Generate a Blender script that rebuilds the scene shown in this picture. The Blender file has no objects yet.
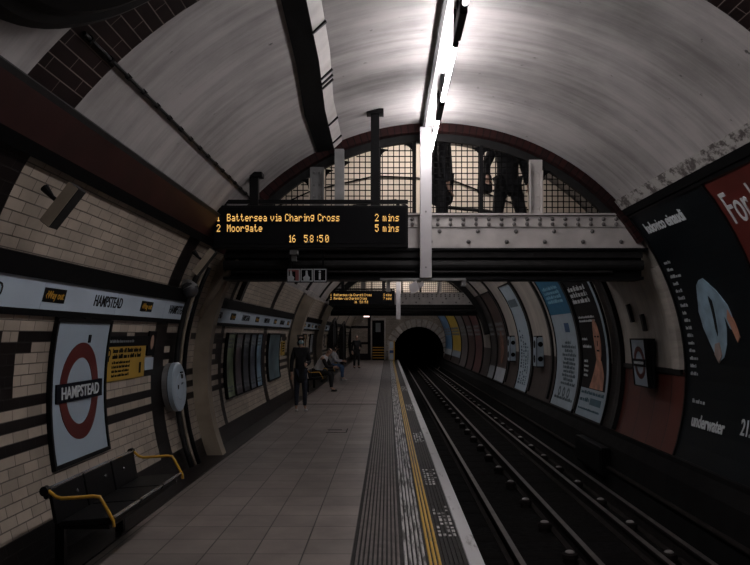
import bpy, bmesh, math, random
from mathutils import Vector, Matrix
random.seed(7)
R_ = math.radians
scene = bpy.context.scene
COL = scene.collection
# ------------------------------------------------------------------ tunnel geometry (metres, platform top at z=0, tunnel runs along +Y)
CX, CZ, RT = 0.59, 1.12, 3.25
EYE = 1.65

# ------------------------------------------------------------------ materials
def new_mat(name):
    m = bpy.data.materials.new(name); m.use_nodes = True
    nt = m.node_tree
    b = nt.nodes['Principled BSDF']
    return m, nt, b
def N(nt, t, **kw):
    n = nt.nodes.new(t)
    for k, v in kw.items(): setattr(n, k, v)
    return n
def mat(name, base, rough=.6, metal=0.0, var=.18, scale=5, bump=.15, emit=None, estr=0, spec=.5, stretch=(1,1,1)):
    m, nt, b = new_mat(name)
    tc = N(nt, 'ShaderNodeTexCoord'); mp = N(nt, 'ShaderNodeMapping'); mp.inputs['Scale'].default_value = stretch
    nz = N(nt, 'ShaderNodeTexNoise'); nz.inputs['Scale'].default_value = scale; nz.inputs['Detail'].default_value = 6
    cr = N(nt, 'ShaderNodeValToRGB')
    lo = [max(0, c*(1-var)) for c in base]; hi = [min(1, c*(1+var)) for c in base]
    cr.color_ramp.elements[0].color = (*lo, 1); cr.color_ramp.elements[1].color = (*hi, 1)
    cr.color_ramp.elements[0].position = .3; cr.color_ramp.elements[1].position = .7
    L = nt.links.new
    L(tc.outputs['Object'], mp.inputs['Vector']); L(mp.outputs['Vector'], nz.inputs['Vector']); L(nz.outputs['Fac'], cr.inputs['Fac'])
    L(cr.outputs['Color'], b.inputs['Base Color'])
    b.inputs['Roughness'].default_value = rough; b.inputs['Metallic'].default_value = metal
    b.inputs['Specular IOR Level'].default_value = spec
    if bump:
        bp = N(nt, 'ShaderNodeBump'); bp.inputs['Strength'].default_value = bump; bp.inputs['Distance'].default_value = .01
        L(nz.outputs['Fac'], bp.inputs['Height']); L(bp.outputs['Normal'], b.inputs['Normal'])
    if emit:
        b.inputs['Emission Color'].default_value = (*emit, 1); b.inputs['Emission Strength'].default_value = estr
    return m
def brick_mat(name, c1, c2, grout, bw, bh, mortar=.006, rough=.35, offset=.5, bump=.4, uv=True, dirt=.25, spec=.5):
    m, nt, b = new_mat(name); L = nt.links.new
    tc = N(nt, 'ShaderNodeTexCoord')
    br = N(nt, 'ShaderNodeTexBrick'); br.offset = offset
    br.inputs['Scale'].default_value = 1; br.inputs['Brick Width'].default_value = bw; br.inputs['Row Height'].default_value = bh
    br.inputs['Mortar Size'].default_value = mortar; br.inputs['Mortar Smooth'].default_value = .2
    br.inputs['Color1'].default_value = (*c1, 1); br.inputs['Color2'].default_value = (*c2, 1); br.inputs['Mortar'].default_value = (*grout, 1)
    src = tc.outputs['UV'] if uv else tc.outputs['Object']
    L(src, br.inputs['Vector'])
    nz = N(nt, 'ShaderNodeTexNoise'); nz.inputs['Scale'].default_value = 1.3; nz.inputs['Detail'].default_value = 8; nz.inputs['Roughness'].default_value = .65
    L(tc.outputs['Object'], nz.inputs['Vector'])
    mr = N(nt, 'ShaderNodeMapRange'); mr.inputs['From Min'].default_value = .3; mr.inputs['From Max'].default_value = .7
    mr.inputs['To Min'].default_value = 1-dirt; mr.inputs['To Max'].default_value = 1+dirt*.3
    L(nz.outputs['Fac'], mr.inputs['Value'])
    mx = N(nt, 'ShaderNodeVectorMath', operation='SCALE')
    L(br.outputs['Color'], mx.inputs[0]); L(mr.outputs['Result'], mx.inputs['Scale']); L(mx.outputs['Vector'], b.inputs['Base Color'])
    b.inputs['Roughness'].default_value = rough; b.inputs['Specular IOR Level'].default_value = spec
    bp = N(nt, 'ShaderNodeBump'); bp.inputs['Strength'].default_value = bump; bp.inputs['Distance'].default_value = .004; bp.invert = True
    L(br.outputs['Fac'], bp.inputs['Height']); L(bp.outputs['Normal'], b.inputs['Normal'])
    return m
def plaster_mat(name, base, dark, amt=.55):
    """painted vault plaster: streaks run round the vault, soot blotches and small scuffs"""
    m, nt, b = new_mat(name); L = nt.links.new
    tc = N(nt, 'ShaderNodeTexCoord')
    mp = N(nt, 'ShaderNodeMapping'); mp.inputs['Scale'].default_value = (4.5, .35, 1)
    L(tc.outputs['UV'], mp.inputs['Vector'])
    n1 = N(nt, 'ShaderNodeTexNoise'); n1.inputs['Scale'].default_value = 1.2; n1.inputs['Detail'].default_value = 9; n1.inputs['Roughness'].default_value = .7
    L(mp.outputs['Vector'], n1.inputs['Vector'])
    n2 = N(nt, 'ShaderNodeTexNoise'); n2.inputs['Scale'].default_value = .9; n2.inputs['Detail'].default_value = 7; n2.inputs['Roughness'].default_value = .6
    L(tc.outputs['UV'], n2.inputs['Vector'])
    n3 = N(nt, 'ShaderNodeTexNoise'); n3.inputs['Scale'].default_value = 9; n3.inputs['Detail'].default_value = 4
    L(tc.outputs['UV'], n3.inputs['Vector'])
    ad = N(nt, 'ShaderNodeMath', operation='ADD'); L(n1.outputs['Fac'], ad.inputs[0]); L(n2.outputs['Fac'], ad.inputs[1])
    mr = N(nt, 'ShaderNodeMapRange'); mr.inputs['From Min'].default_value = .75; mr.inputs['From Max'].default_value = 1.15
    L(ad.outputs[0], mr.inputs['Value'])
    cr = N(nt, 'ShaderNodeMix', data_type='RGBA')
    cr.inputs['A'].default_value = (*[d*amt + c*(1-amt) for c, d in zip(base, dark)], 1); cr.inputs['B'].default_value = (*base, 1)
    L(mr.outputs['Result'], cr.inputs['Factor'])
    sp = N(nt, 'ShaderNodeMapRange'); sp.inputs['From Min'].default_value = .70; sp.inputs['From Max'].default_value = .76
    L(n3.outputs['Fac'], sp.inputs['Value'])
    c2 = N(nt, 'ShaderNodeMix', data_type='RGBA'); c2.inputs['B'].default_value = (*dark, 1)
    L(cr.outputs['Result'], c2.inputs['A']); L(sp.outputs['Result'], c2.inputs['Factor'])
    L(c2.outputs['Result'], b.inputs['Base Color'])
    b.inputs['Roughness'].default_value = .62
    bp = N(nt, 'ShaderNodeBump'); bp.inputs['Strength'].default_value = .25; bp.inputs['Distance'].default_value = .02
    L(ad.outputs[0], bp.inputs['Height']); L(bp.outputs['Normal'], b.inputs['Normal'])
    return m
def worn_mat(name, paint, under, thr=.5, scale=3, stretch=(6, 1, 1), rough=.5):
    m, nt, b = new_mat(name); L = nt.links.new
    tc = N(nt, 'ShaderNodeTexCoord'); mp = N(nt, 'ShaderNodeMapping'); mp.inputs['Scale'].default_value = stretch
    nz = N(nt, 'ShaderNodeTexNoise'); nz.inputs['Scale'].default_value = scale; nz.inputs['Detail'].default_value = 8; nz.inputs['Roughness'].default_value = .7
    L(tc.outputs['Object'], mp.inputs['Vector']); L(mp.outputs['Vector'], nz.inputs['Vector'])
    mr = N(nt, 'ShaderNodeMapRange'); mr.inputs['From Min'].default_value = thr-.05; mr.inputs['From Max'].default_value = thr+.05
    L(nz.outputs['Fac'], mr.inputs['Value'])
    mx = N(nt, 'ShaderNodeMix', data_type='RGBA'); mx.inputs['A'].default_value = (*paint, 1); mx.inputs['B'].default_value = (*under, 1)
    L(mr.outputs['Result'], mx.inputs['Factor']); L(mx.outputs['Result'], b.inputs['Base Color'])
    b.inputs['Roughness'].default_value = rough
    return m

PLASTER = plaster_mat('vault_plaster', (.43, .405, .395), (.08, .075, .072), .62)
PLASTER_R = plaster_mat('side_plaster', (.46, .42, .37), (.13, .12, .11), .6)
TILE = brick_mat('cream_tile', (.55, .47, .385), (.40, .34, .275), (.13, .11, .09), .23, .08, mortar=.005, rough=.3, dirt=.35)
TILE_DK = brick_mat('oxblood_black_tile', (.007, .005, .005), (.010, .006, .006), (.02, .017, .016), .23, .08, mortar=.004, rough=.4, dirt=.3, spec=.2)
BAND = brick_mat('arch_band_tile', (.011, .006, .006), (.016, .008, .008), (.17, .14, .125), .42, .088, mortar=.0035, rough=.45, dirt=.8, spec=.2)
MAROON = mat('maroon_paint', (.026, .008, .007), rough=.45, var=.35, scale=3, spec=.25)
DADO = brick_mat('red_dado_panel', (.13, .028, .018), (.10, .022, .015), (.012, .008, .008), .62, 1.3, mortar=.012, rough=.5, offset=0, dirt=.4)
DADO_DK = mat('brown_dado', (.035, .022, .018), rough=.6, var=.3)
FLOOR = brick_mat('platform_slab', (.29, .245, .225), (.22, .19, .172), (.03, .026, .024), .37, .42, mortar=.006, rough=.42, offset=0, uv=False, dirt=.4, bump=.3)
BLACKM = mat('black_metal', (.005, .005, .0055), rough=.5, var=.3, spec=.15)
BLACK = mat('black_paint', (.004, .004, .0045), rough=.7, var=.2, spec=.08)
DARKIRON = mat('dark_iron', (.014, .0135, .0135), rough=.6, var=.35, scale=9, spec=.25)
CREAMIRON = mat('cream_painted_iron', (.50, .47, .45), rough=.5, var=.16, scale=4, bump=.2)
RIVET = mat('worn_rivet', (.13, .12, .115), rough=.5, var=.2)  # darker than the girder, standing in for shade on the domes
WHITEM = mat('white_enamel', (.52, .50, .51), rough=.4, var=.05)
GREYM = mat('grey_metal', (.22, .22, .22), rough=.5, metal=.2, var=.2)
BEIGE = mat('beige_painted_rib', (.30, .25, .19), rough=.55, var=.25, scale=3)
STONE = mat('pale_stone', (.55, .51, .46), rough=.8, var=.25, scale=6)
LEDGE = worn_mat('peeling_ledge', (.38, .365, .345), (.08, .07, .065), thr=.53, scale=4.5, stretch=(2, 1.2, 2), rough=.8)
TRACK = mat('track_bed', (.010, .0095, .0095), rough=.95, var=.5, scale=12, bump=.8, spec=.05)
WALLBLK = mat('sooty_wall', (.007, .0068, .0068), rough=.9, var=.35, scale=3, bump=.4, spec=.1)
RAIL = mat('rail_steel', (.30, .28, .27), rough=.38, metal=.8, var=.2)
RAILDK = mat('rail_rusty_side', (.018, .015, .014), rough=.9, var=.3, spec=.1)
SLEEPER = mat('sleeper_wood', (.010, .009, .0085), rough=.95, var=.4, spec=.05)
POT = mat('glazed_pot', (.34, .32, .31), rough=.3, var=.1)
TACT = mat('tactile_slab', (.16, .135, .125), rough=.55, var=.3, scale=8)
TACT_DK = mat('tactile_dark', (.022, .020, .020), rough=.6, var=.4, scale=8, spec=.2)
WORNWHITE = worn_mat('worn_white_paint', (.62, .61, .60), (.06, .055, .052), thr=.52, scale=1.6, stretch=(14, .9, 1))
EDGEWHITE = worn_mat('white_edge_paint', (.60, .60, .61), (.25, .24, .23), thr=.62, scale=2, stretch=(5, 1, 1))
YELLOW = worn_mat('yellow_line_paint', (.70, .42, .035), (.35, .22, .05), thr=.60, scale=2, stretch=(5, 1, 1))
FRIEZE = mat('frieze_enamel', (.52, .62, .72), rough=.25, var=.06, scale=1.5, bump=0)
SIGNWHITE = mat('sign_enamel', (.38, .47, .55), rough=.3, var=.04, scale=2, bump=0)
SIGNRED = mat('roundel_red', (.11, .016, .014), rough=.35, var=.1, bump=0)
SIGNBLUE = mat('roundel_bar_navy', (.004, .005, .010), rough=.6, spec=.1, var=.1, bump=0)
INK = mat('ink_black', (.004, .004, .005), rough=.6, var=.1, bump=0, spec=.1)
INKW = mat('ink_white', (.62, .66, .68), rough=.5, var=.05, bump=0)
INKDIM = mat('ink_dim', (.20, .22, .23), rough=.5, var=.1, bump=0)
YELLOWSIGN = mat('yellow_notice', (.42, .26, .035), rough=.45, var=.08, bump=0)
BRASS = mat('yellow_handrail', (.60, .33, .04), rough=.3, var=.1, bump=0)
CHROME = mat('bright_edge', (.7, .7, .72), rough=.25, metal=.9, var=.05, bump=0)
LED = mat('amber_led', (.3, .12, .01), emit=(1, .56, .16), estr=.50, var=0, bump=0)
TUBE = mat('fluorescent_tube', (.9, .9, .9), emit=(1, .95, .965), estr=38, var=0, bump=0)
TUBE2 = mat('passage_tube', (.9, .9, .9), emit=(1, .88, .79), estr=46, var=0, bump=0)
EXITLIT = mat('lit_sign_face', (.8, .6, .6), emit=(1, .70, .66), estr=1.1, var=0, bump=0)
SKIN = mat('skin', (.42, .26, .19), rough=.5, var=.08, scale=20, bump=.05)
HAIR = mat('dark_hair', (.010, .008, .007), rough=.6, var=.3, scale=40)
COATBLK = mat('black_cloth', (.010, .010, .012), rough=.9, var=.3, scale=20)
DENIM = mat('dark_denim', (.022, .028, .045), rough=.9, var=.3, scale=25)
DENIMBL = mat('blue_denim', (.06, .12, .24), rough=.9, var=.3, scale=25)
WHITECL = mat('white_cloth', (.52, .52, .54), rough=.9, var=.12, scale=12)
MAROONCL = mat('maroon_cloth', (.07, .018, .02), rough=.9, var=.2, scale=14)
MASKBL = mat('mask_blue', (.45, .66, .72), rough=.8, var=.05)
SHOEW = mat('white_shoe', (.60, .60, .60), rough=.6, var=.1)
SHOEB = mat('black_shoe', (.012, .012, .012), rough=.6, var=.1)

# ------------------------------------------------------------------ mesh helpers
class MB:
    def __init__(s): s.v = []; s.f = []; s.m = []; s.uv = None
    def add(s, vs, fs, mi=0):
        o = len(s.v); s.v += [Vector(p) for p in vs]; s.f += [tuple(i+o for i in f) for f in fs]; s.m += [mi]*len(fs); return s
    def box(s, x0, x1, y0, y1, z0, z1, mi=0):
        vs = [(x, y, z) for z in (z0, z1) for y in (y0, y1) for x in (x0, x1)]
        return s.add(vs, [(0,2,3,1), (4,5,7,6), (0,1,5,4), (2,6,7,3), (0,4,6,2), (1,3,7,5)], mi)
    def obox(s, c, ax, ay, az, mi=0):
        c = Vector(c); ax = Vector(ax); ay = Vector(ay); az = Vector(az)
        vs = [c+ax*i+ay*j+az*k for k in (-1, 1) for j in (-1, 1) for i in (-1, 1)]
        return s.add(vs, [(0,2,3,1), (4,5,7,6), (0,1,5,4), (2,6,7,3), (0,4,6,2), (1,3,7,5)], mi)
    def tube(s, path, r, n=10, mi=0, cap=True):
        path = [Vector(p) for p in path]; rings = []; up = None
        for i, p in enumerate(path):
            d = (path[min(i+1, len(path)-1)] - path[max(i-1, 0)]).normalized()
            if up is None:
                up = Vector((0, 0, 1)) if abs(d.z) < .9 else Vector((1, 0, 0))
            a = d.cross(up).normalized(); b = a.cross(d).normalized(); up = b
            rr = r[i] if isinstance(r, (list, tuple)) else r
            rings.append([p + (a*math.cos(2*math.pi*k/n) + b*math.sin(2*math.pi*k/n))*rr for k in range(n)])
        vs = [v for rg in rings for v in rg]; fs = []
        for i in range(len(path)-1):
            for k in range(n):
                k2 = (k+1) % n; fs.append((i*n+k, i*n+k2, (i+1)*n+k2, (i+1)*n+k))
        if cap: fs.append(tuple(range(n))[::-1]); fs.append(tuple((len(path)-1)*n+k for k in range(n)))
        return s.add(vs, fs, mi)
    def cyl(s, p0, p1, r, n=12, mi=0): return s.tube([p0, p1], r, n, mi)
    def ball(s, c, r, sc=(1, 1, 1), nu=12, nv=8, mi=0):
        c = Vector(c); vs = []; fs = []
        for i in range(nv+1):
            t = math.pi*i/nv
            for k in range(nu):
                a = 2*math.pi*k/nu
                vs.append(c + Vector((r*sc[0]*math.sin(t)*math.cos(a), r*sc[1]*math.sin(t)*math.sin(a), r*sc[2]*math.cos(t))))
        for i in range(nv):
            for k in range(nu):
                k2 = (k+1) % nu; fs.append((i*nu+k, (i+1)*nu+k, (i+1)*nu+k2, i*nu+k2))
        return s.add(vs, fs, mi)
    def prism_y(s, prof, y0, y1, mi=0, ny=1):
        """closed profile [(x,z)] swept along Y"""
        n = len(prof); vs = []; fs = []
        for j in range(ny+1):
            y = y0+(y1-y0)*j/ny; vs += [(x, y, z) for x, z in prof]
        for j in range(ny):
            for k in range(n): k2 = (k+1) % n; fs.append((j*n+k, j*n+k2, (j+1)*n+k2, (j+1)*n+k))
        fs.append(tuple(range(n))[::-1]); fs.append(tuple(ny*n+k for k in range(n)))
        return s.add(vs, fs, mi)
    def prism_x(s, prof, x0, x1, mi=0):
        n = len(prof); vs = [(x0, y, z) for y, z in prof] + [(x1, y, z) for y, z in prof]
        fs = [(k, (k+1) % n, n+(k+1) % n, n+k) for k in range(n)] + [tuple(range(n))[::-1], tuple(n+k for k in range(n))]
        return s.add(vs, fs, mi)
    def shell(s, v2, f2, mp, o0, o1, mi=0):
        """2-D figure laid on a surface mp(u,v,offset) with real thickness"""
        n = len(v2)
        vs = [mp(u, v, o1) for u, v in v2] + [mp(u, v, o0) for u, v in v2]
        fs = [tuple(f) for f in f2] + [tuple(i+n for i in f[::-1]) for f in f2]
        cnt = {}
        for f in f2:
            for a, b in zip(f, f[1:]+f[:1]): cnt[(a, b)] = cnt.get((a, b), 0)+1
        for (a, b) in list(cnt):
            if (b, a) not in cnt: fs.append((b, a, a+n, b+n))
        return s.add(vs, fs, mi)
    def build(s, name, mats, parent=None, smooth=False, bevel=0, local=False, uvf=None, origin=None, recalc=True):
        if not isinstance(mats, (list, tuple)): mats = [mats]
        vs = s.v
        if parent is not None and not local:
            off = root_loc(parent); vs = [v-off for v in vs]
        loc = None
        if parent is None and not local:
            if origin is None and vs:
                xs = [v.x for v in vs]; ys = [v.y for v in vs]; zs = [v.z for v in vs]
                loc = Vector(((min(xs)+max(xs))/2, (min(ys)+max(ys))/2, min(zs)))
            else: loc = Vector(origin or (0, 0, 0))
            vs = [v-loc for v in vs]
        me = bpy.data.meshes.new(name); me.from_pydata([tuple(v) for v in vs], [], s.f)
        for m in mats: me.materials.append(m)
        for p, mi in zip(me.polygons, s.m): p.material_index = mi; p.use_smooth = smooth
        if uvf:
            uvl = me.uv_layers.new(name='UVMap')
            for p in me.polygons:
                for li in p.loop_indices:
                    uvl.data[li].uv = uvf(s.v[me.loops[li].vertex_index])
        if recalc:
            bm = bmesh.new(); bm.from_mesh(me); bmesh.ops.recalc_face_normals(bm, faces=bm.faces); bm.to_mesh(me); bm.free()
        me.update()
        o = bpy.data.objects.new(name, me); COL.objects.link(o)
        if loc is not None: o.location = loc
        if parent is not None: o.parent = parent
        if bevel:
            b = o.modifiers.new('bevel', 'BEVEL'); b.width = bevel; b.segments = 2; b.limit_method = 'ANGLE'
        return o
def root_loc(o):
    l = Vector((0, 0, 0))
    while o is not None: l += Vector(o.location); o = o.parent
    return l
def tag(o, label, cat, group=None, kind=None):
    if label: o['label'] = label
    if cat: o['category'] = cat
    if group: o['group'] = group
    if kind: o['kind'] = kind
    return o
def thing(name, loc, label, cat, group=None, rz=0):
    o = bpy.data.objects.new(name, None); COL.objects.link(o); o.empty_display_size = .1
    o.location = loc; o.rotation_euler = (0, 0, rz); return tag(o, label, cat, group)
def struct(o): o['kind'] = 'structure'; return o
def kids(o): return [c for c in bpy.data.objects if c.parent == o]
def copy_tree(o, parent=None):
    c = o.copy(); COL.objects.link(c); c.parent = parent
    for ch in kids(o): copy_tree(ch, c)
    return c

# surfaces
def wall(side, Y, ph, off=0):
    r = RT-off
    return Vector((CX + side*r*math.cos(ph), Y, CZ + r*math.sin(ph)))
def wmap(side, Yc, phc):
    return lambda u, v, o: wall(side, Yc - side*u, phc + v/RT, o)
def phi_of(z): return math.asin((z-CZ)/RT)
def rect2(u0, u1, v0, v1, nu=1, nv=1):
    vs = [(u0+(u1-u0)*i/nu, v0+(v1-v0)*j/nv) for j in range(nv+1) for i in range(nu+1)]
    fs = [(j*(nu+1)+i, j*(nu+1)+i+1, (j+1)*(nu+1)+i+1, (j+1)*(nu+1)+i) for j in range(nv) for i in range(nu)]
    return vs, fs
def ring2(cu, cv, r0, r1, n=56, sc=1):
    vs = []; fs = []
    for i in range(n):
        a = 2*math.pi*i/n; c, s_ = math.cos(a), math.sin(a)
        vs += [(cu+r0*c*sc, cv+r0*s_), (cu+r1*c*sc, cv+r1*s_)]
    for i in range(n):
        j = (i+1) % n; fs.append((2*i, 2*i+1, 2*j+1, 2*j))
    return vs, fs
def blob2(pts, cut=.09):
    """closed outline -> faces cut into level strips so it follows a curved wall"""
    bm = bmesh.new(); bm.faces.new([bm.verts.new((u, v, 0)) for u, v in pts])
    lo = min(p[1] for p in pts); hi = max(p[1] for p in pts); y = lo+cut
    while y < hi:
        bmesh.ops.bisect_plane(bm, geom=bm.verts[:]+bm.edges[:]+bm.faces[:], plane_co=(0, y, 0), plane_no=(0, 1, 0)); y += cut
    bmesh.ops.triangulate(bm, faces=bm.faces[:])
    bm.verts.index_update()
    r = [(v.co.x, v.co.y) for v in bm.verts], [tuple(v.index for v in f.verts) for f in bm.faces]
    bm.free(); return r
def text2(s, size, xs=1.0, align='CENTER', cut=.08, bold=0):
    cu = bpy.data.curves.new('t', 'FONT'); cu.body = s; cu.size = size; cu.align_x = align; cu.align_y = 'CENTER'; cu.resolution_u = 3
    cu.offset = bold
    ob = bpy.data.objects.new('t', cu); COL.objects.link(ob); bpy.context.view_layer.update()
    dg = bpy.context.evaluated_depsgraph_get()
    me = bpy.data.meshes.new_from_object(ob.evaluated_get(dg))
    bm = bmesh.new(); bm.from_mesh(me)
    if cut:
        lo = min(v.co.y for v in bm.verts); hi = max(v.co.y for v in bm.verts); y = lo+cut
        while y < hi:
            bmesh.ops.bisect_plane(bm, geom=bm.verts[:]+bm.edges[:]+bm.faces[:], plane_co=(0, y, 0), plane_no=(0, 1, 0)); y += cut
    bm.verts.index_update()
    vs = [(v.co.x*xs, v.co.y) for v in bm.verts]; fs = [tuple(v.index for v in f.verts) for f in bm.faces]
    bm.free(); bpy.data.meshes.remove(me); bpy.data.objects.remove(ob); bpy.data.curves.remove(cu)
    return vs, fs
def move2(vf, du, dv, rot=0):
    c, s_ = math.cos(rot), math.sin(rot)
    return [(u*c-v*s_+du, u*s_+v*c+dv) for u, v in vf[0]], vf[1]
def words(mb, mp, u0, u1, v, h, o0, o1, rng, wl=(2, 7), fill=.95, mi=0, rot=False):
    """one line of small print as separate letter strokes"""
    u = u0; end = u0+(u1-u0)*fill
    while u < end:
        n = rng.randint(*wl)
        for k in range(n):
            if u+h*.45 > end: return
            hh = h*(1 if rng.random() < .3 else .7)
            vf = rect2(u, u+h*.36, v-h*.35, v-h*.35+hh)
            mb.shell(*vf, (lambda a, b, o: mp(-b, a, o)) if rot else mp, o0, o1, mi); u += h*.55
        u += h*.5
def frame2(mb, mp, u0, u1, v0, v1, w, o0, o1, mi=0, nv=8):
    for r in ((u0-w, u0, v0-w, v1+w), (u1, u1+w, v0-w, v1+w)): mb.shell(*rect2(*r, 1, nv), mp, o0, o1, mi)
    for r in ((u0, u1, v0-w, v0), (u0, u1, v1, v1+w)): mb.shell(*rect2(*r, 3, 1), mp, o0, o1, mi)

# ================================================================== THE SETTING
Y0, Y1 = -2.0, 52.0
LEDGE_PH = R_(44.0); BEAM_PH = R_(143.6); FOOT_PH = R_(-20.2)
BR0, BR1 = 10.0, 12.6          # first footbridge zone
BANDS = [(4.48, 5.13), (10.0, 10.02)]
uvw = lambda v: (v.y, RT*math.atan2(v.z-CZ, -(v.x-CX)))
uvr = lambda v: (v.y, RT*math.atan2(v.z-CZ, v.x-CX))
uvc = lambda v: (v.y, RT*math.atan2(v.z-CZ, v.x-CX))
# --- ceiling vault
def vault(name, ya, yb, pa, pb, rad, npi, matf, mats, uvf, cuts=()):
    ys = sorted(set([ya, yb] + [c for c in cuts if ya < c < yb] + [ya+i*1.0 for i in range(int(yb-ya)+1)]))
    ys = [y for i, y in enumerate(ys) if i == 0 or (y-ys[i-1] > 1e-4 and (y in cuts or all(abs(y-c) > .5 for c in cuts)))]
    mb = MB(); nv = npi+1
    for y in ys:
        for k in range(nv):
            p = pa+(pb-pa)*k/npi; yk = y+(.09+.28*(R_(90)-p) if y in cuts else 0); mb.v.append(Vector((CX+rad*math.cos(p), yk, CZ+rad*math.sin(p))))
    for j in range(len(ys)-1):
        for k in range(npi):
            mb.f.append((j*nv+k, j*nv+k+1, (j+1)*nv+k+1, (j+1)*nv+k)); mb.m.append(matf((ys[j]+ys[j+1])/2, pa+(pb-pa)*(k+.5)/npi))
    return struct(mb.build(name, mats, smooth=True, uvf=uvf, origin=(0, 0, 0), recalc=False))
uvband = lambda v: (v.y, RT*math.atan2(v.z-CZ, v.x-CX))
# gauge: swap so band brick long side runs along the tunnel
vault('ceiling', Y0, BR0, R_(36), BEAM_PH+R_(6), RT, 48, lambda y, p: 1 if 4.48 < y < 5.13 else 0, [PLASTER, BAND], uvband, (4.48, 5.13))
vault('ceiling', BR1, Y1, R_(36), R_(149.6), RT, 48, lambda y, p: 0, [PLASTER], uvband)
# raised vault over the footbridge passage
vault('ceiling', BR0, BR1+.0, R_(8), R_(172), 3.62, 40, lambda y, p: 0, [PLASTER], uvband)

# --- left wall: courses of cream tile with black stripe and key patterns
ROW = .08; TW = .23
EDGE = {6: 5.60, 5: 5.68, 4: 5.50, 3: 5.62, 2: 5.46, 1: 5.54}
def pattern(j, k):
    y = (j+.5)*TW
    if k in (-2, -4): return 1
    if y < 6.2:
        if k == 0: return int(y > 5.40)
        if k == 6: return int(not 5.25 < y < 5.60)
        if k == 4: return int(5.0 < y < 5.5)
        return int(k in EDGE and y < EDGE[k])
    if y < 8.75:
        return int((k == 6 and not 7.83 < y < 8.06) or (k == 5 and 7.72 < y < 8.2) or (k == 1 and y > 8.3) or (k == 0 and y < 6.9))
    m = (j+4) % 11
    return int(m in {6: (0, 1, 2, 5, 6, 7, 8, 9, 10), 5: (0, 1, 2, 3), 4: (1, 2), 3: (0, 1, 2), 2: (1, 2), 1: (0, 1, 2), 0: (2, 3, 4, 5, 6)}.get(k, ()))
mb = MB()
kmin = int(math.floor(math.degrees(1)*0)) ; kmin = math.floor(RT*FOOT_PH/ROW); kmax = math.ceil(RT*R_(33)/ROW)
j0, j1 = int(Y0/TW)-1, int(Y1/TW)+1
COLS = [(4.3, 4.84), (8.75, 9.3), (9.85, 10.2), (20.4, 21.4), (27.5, 28.9), (36.5, 37.3), (44.5, 45.2), (12.1, 12.5), (16.25, 16.8)]
nk = kmax-kmin+1
for j in range(j0, j1+1):
    for k in range(kmin, kmax+1):
        mb.v.append(wall(-1, j*TW, k*ROW/RT))
for j in range(j0, j1):
    for k in range(kmin, kmax):
        a = (j-j0)*nk+(k-kmin); mb.f.append((a, a+nk, a+nk+1, a+1))
        y = (j+.5)*TW; dk = pattern(j, k)
        for c0, c1 in COLS:
            if c0 < y < c1: dk = 1
        if k*ROW/RT < R_(-16.5): dk = 1
        mb.m.append(dk)
o = struct(mb.build('wall_left', [TILE, TILE_DK], smooth=False, uvf=uvw, origin=(0, 0, 0), recalc=False))

# --- right wall: plaster above, red or brown dado below
RW_BOT = R_(-18.5); DADO_TOP = R_(-9.8+9.8) - .0
def rmat(y, p):
    if 12.62 < y < 13.35: return 3
    z = CZ+RT*math.sin(p)
    if z < 1.16:
        return 1 if y < 13 else 2
    return 0
cuts = [12.62, 13.35, 13.0]
ys = sorted(set([Y0, Y1]+cuts+[Y0+i for i in range(54)]))
phs = [RW_BOT+(phi_of(1.16)-RW_BOT)*i/8 for i in range(9)] + [phi_of(1.16)+(LEDGE_PH-phi_of(1.16))*i/16 for i in range(1, 17)]
mb = MB(); n_ = len(phs)
for y in ys:
    for p in phs: mb.v.append(wall(1, y, p))
for j in range(len(ys)-1):
    for k in range(n_-1):
        a = j*n_+k; mb.f.append((a, a+1, a+n_+1, a+n_)); mb.m.append(rmat((ys[j]+ys[j+1])/2, (phs[k]+phs[k+1])/2))
struct(mb.build('wall_right', [PLASTER_R, DADO, DADO_DK, TILE_DK], smooth=True, uvf=uvr, origin=(0, 0, 0), recalc=False))
# trackside wall below the posters, with a small coping
pb = wall(1, 0, RW_BOT)
mb = MB(); mb.prism_y([(pb.x-.05, pb.z+.01), (pb.x+.25, pb.z+.01), (pb.x+.25, -.8), (3.42, -.8), (3.50, -.1), (pb.x-.05, pb.z-.05)], Y0, Y1, ny=8)
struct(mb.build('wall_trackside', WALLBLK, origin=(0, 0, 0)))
# ledges
mb = MB()
def arcprof(side, p0, p1, r0, r1): return [(wall(side, 0, p, RT-r).x, wall(side, 0, p, RT-r).z) for p, r in ((p0, r0), (p1, r0), (p1, r1), (p0, r1))]
mb.prism_y([(2.895, 3.36), (2.985, 3.245), (3.20, 3.26), (3.10, 3.44)], Y0, BR0-.02, ny=10)
struct(mb.build('trim_1', LEDGE, origin=(0, 0, 0)))
mb = MB(); mb.prism_y([(2.99, 3.245), (3.045, 3.17), (3.20, 3.17), (3.12, 3.245)], Y0, BR0-.02, ny=4)
struct(mb.build('trim_2', BLACK, origin=(0, 0, 0)))  # black strip painted in for the shadow gap under the ledge
mb = MB()
mb.prism_y([(-2.20, 2.86), (-2.10, 2.80), (-1.975, 3.02), (-2.02, 3.06), (-2.16, 3.10)], Y0, BR0-.02, ny=6)
struct(mb.build('trim_3', MAROON, origin=(0, 0, 0)))
mb = MB(); mb.prism_y([(-1.975, 3.02), (-1.95, 3.05), (-1.98, 3.08), (-2.06, 3.09), (-2.03, 3.05)], Y0, BR0-.02, ny=6)
struct(mb.build('trim_4', DARKIRON, origin=(0, 0, 0)))
mb = MB(); mb.prism_y([(-2.24, 2.77), (-2.17, 2.74), (-2.10, 2.80), (-2.18, 2.86), (-2.30, 2.90)], Y0, BR0-.02, ny=6)
struct(mb.build('trim_5', BLACK, origin=(0, 0, 0)))  # black strip in place of the shadow below the maroon beam
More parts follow.
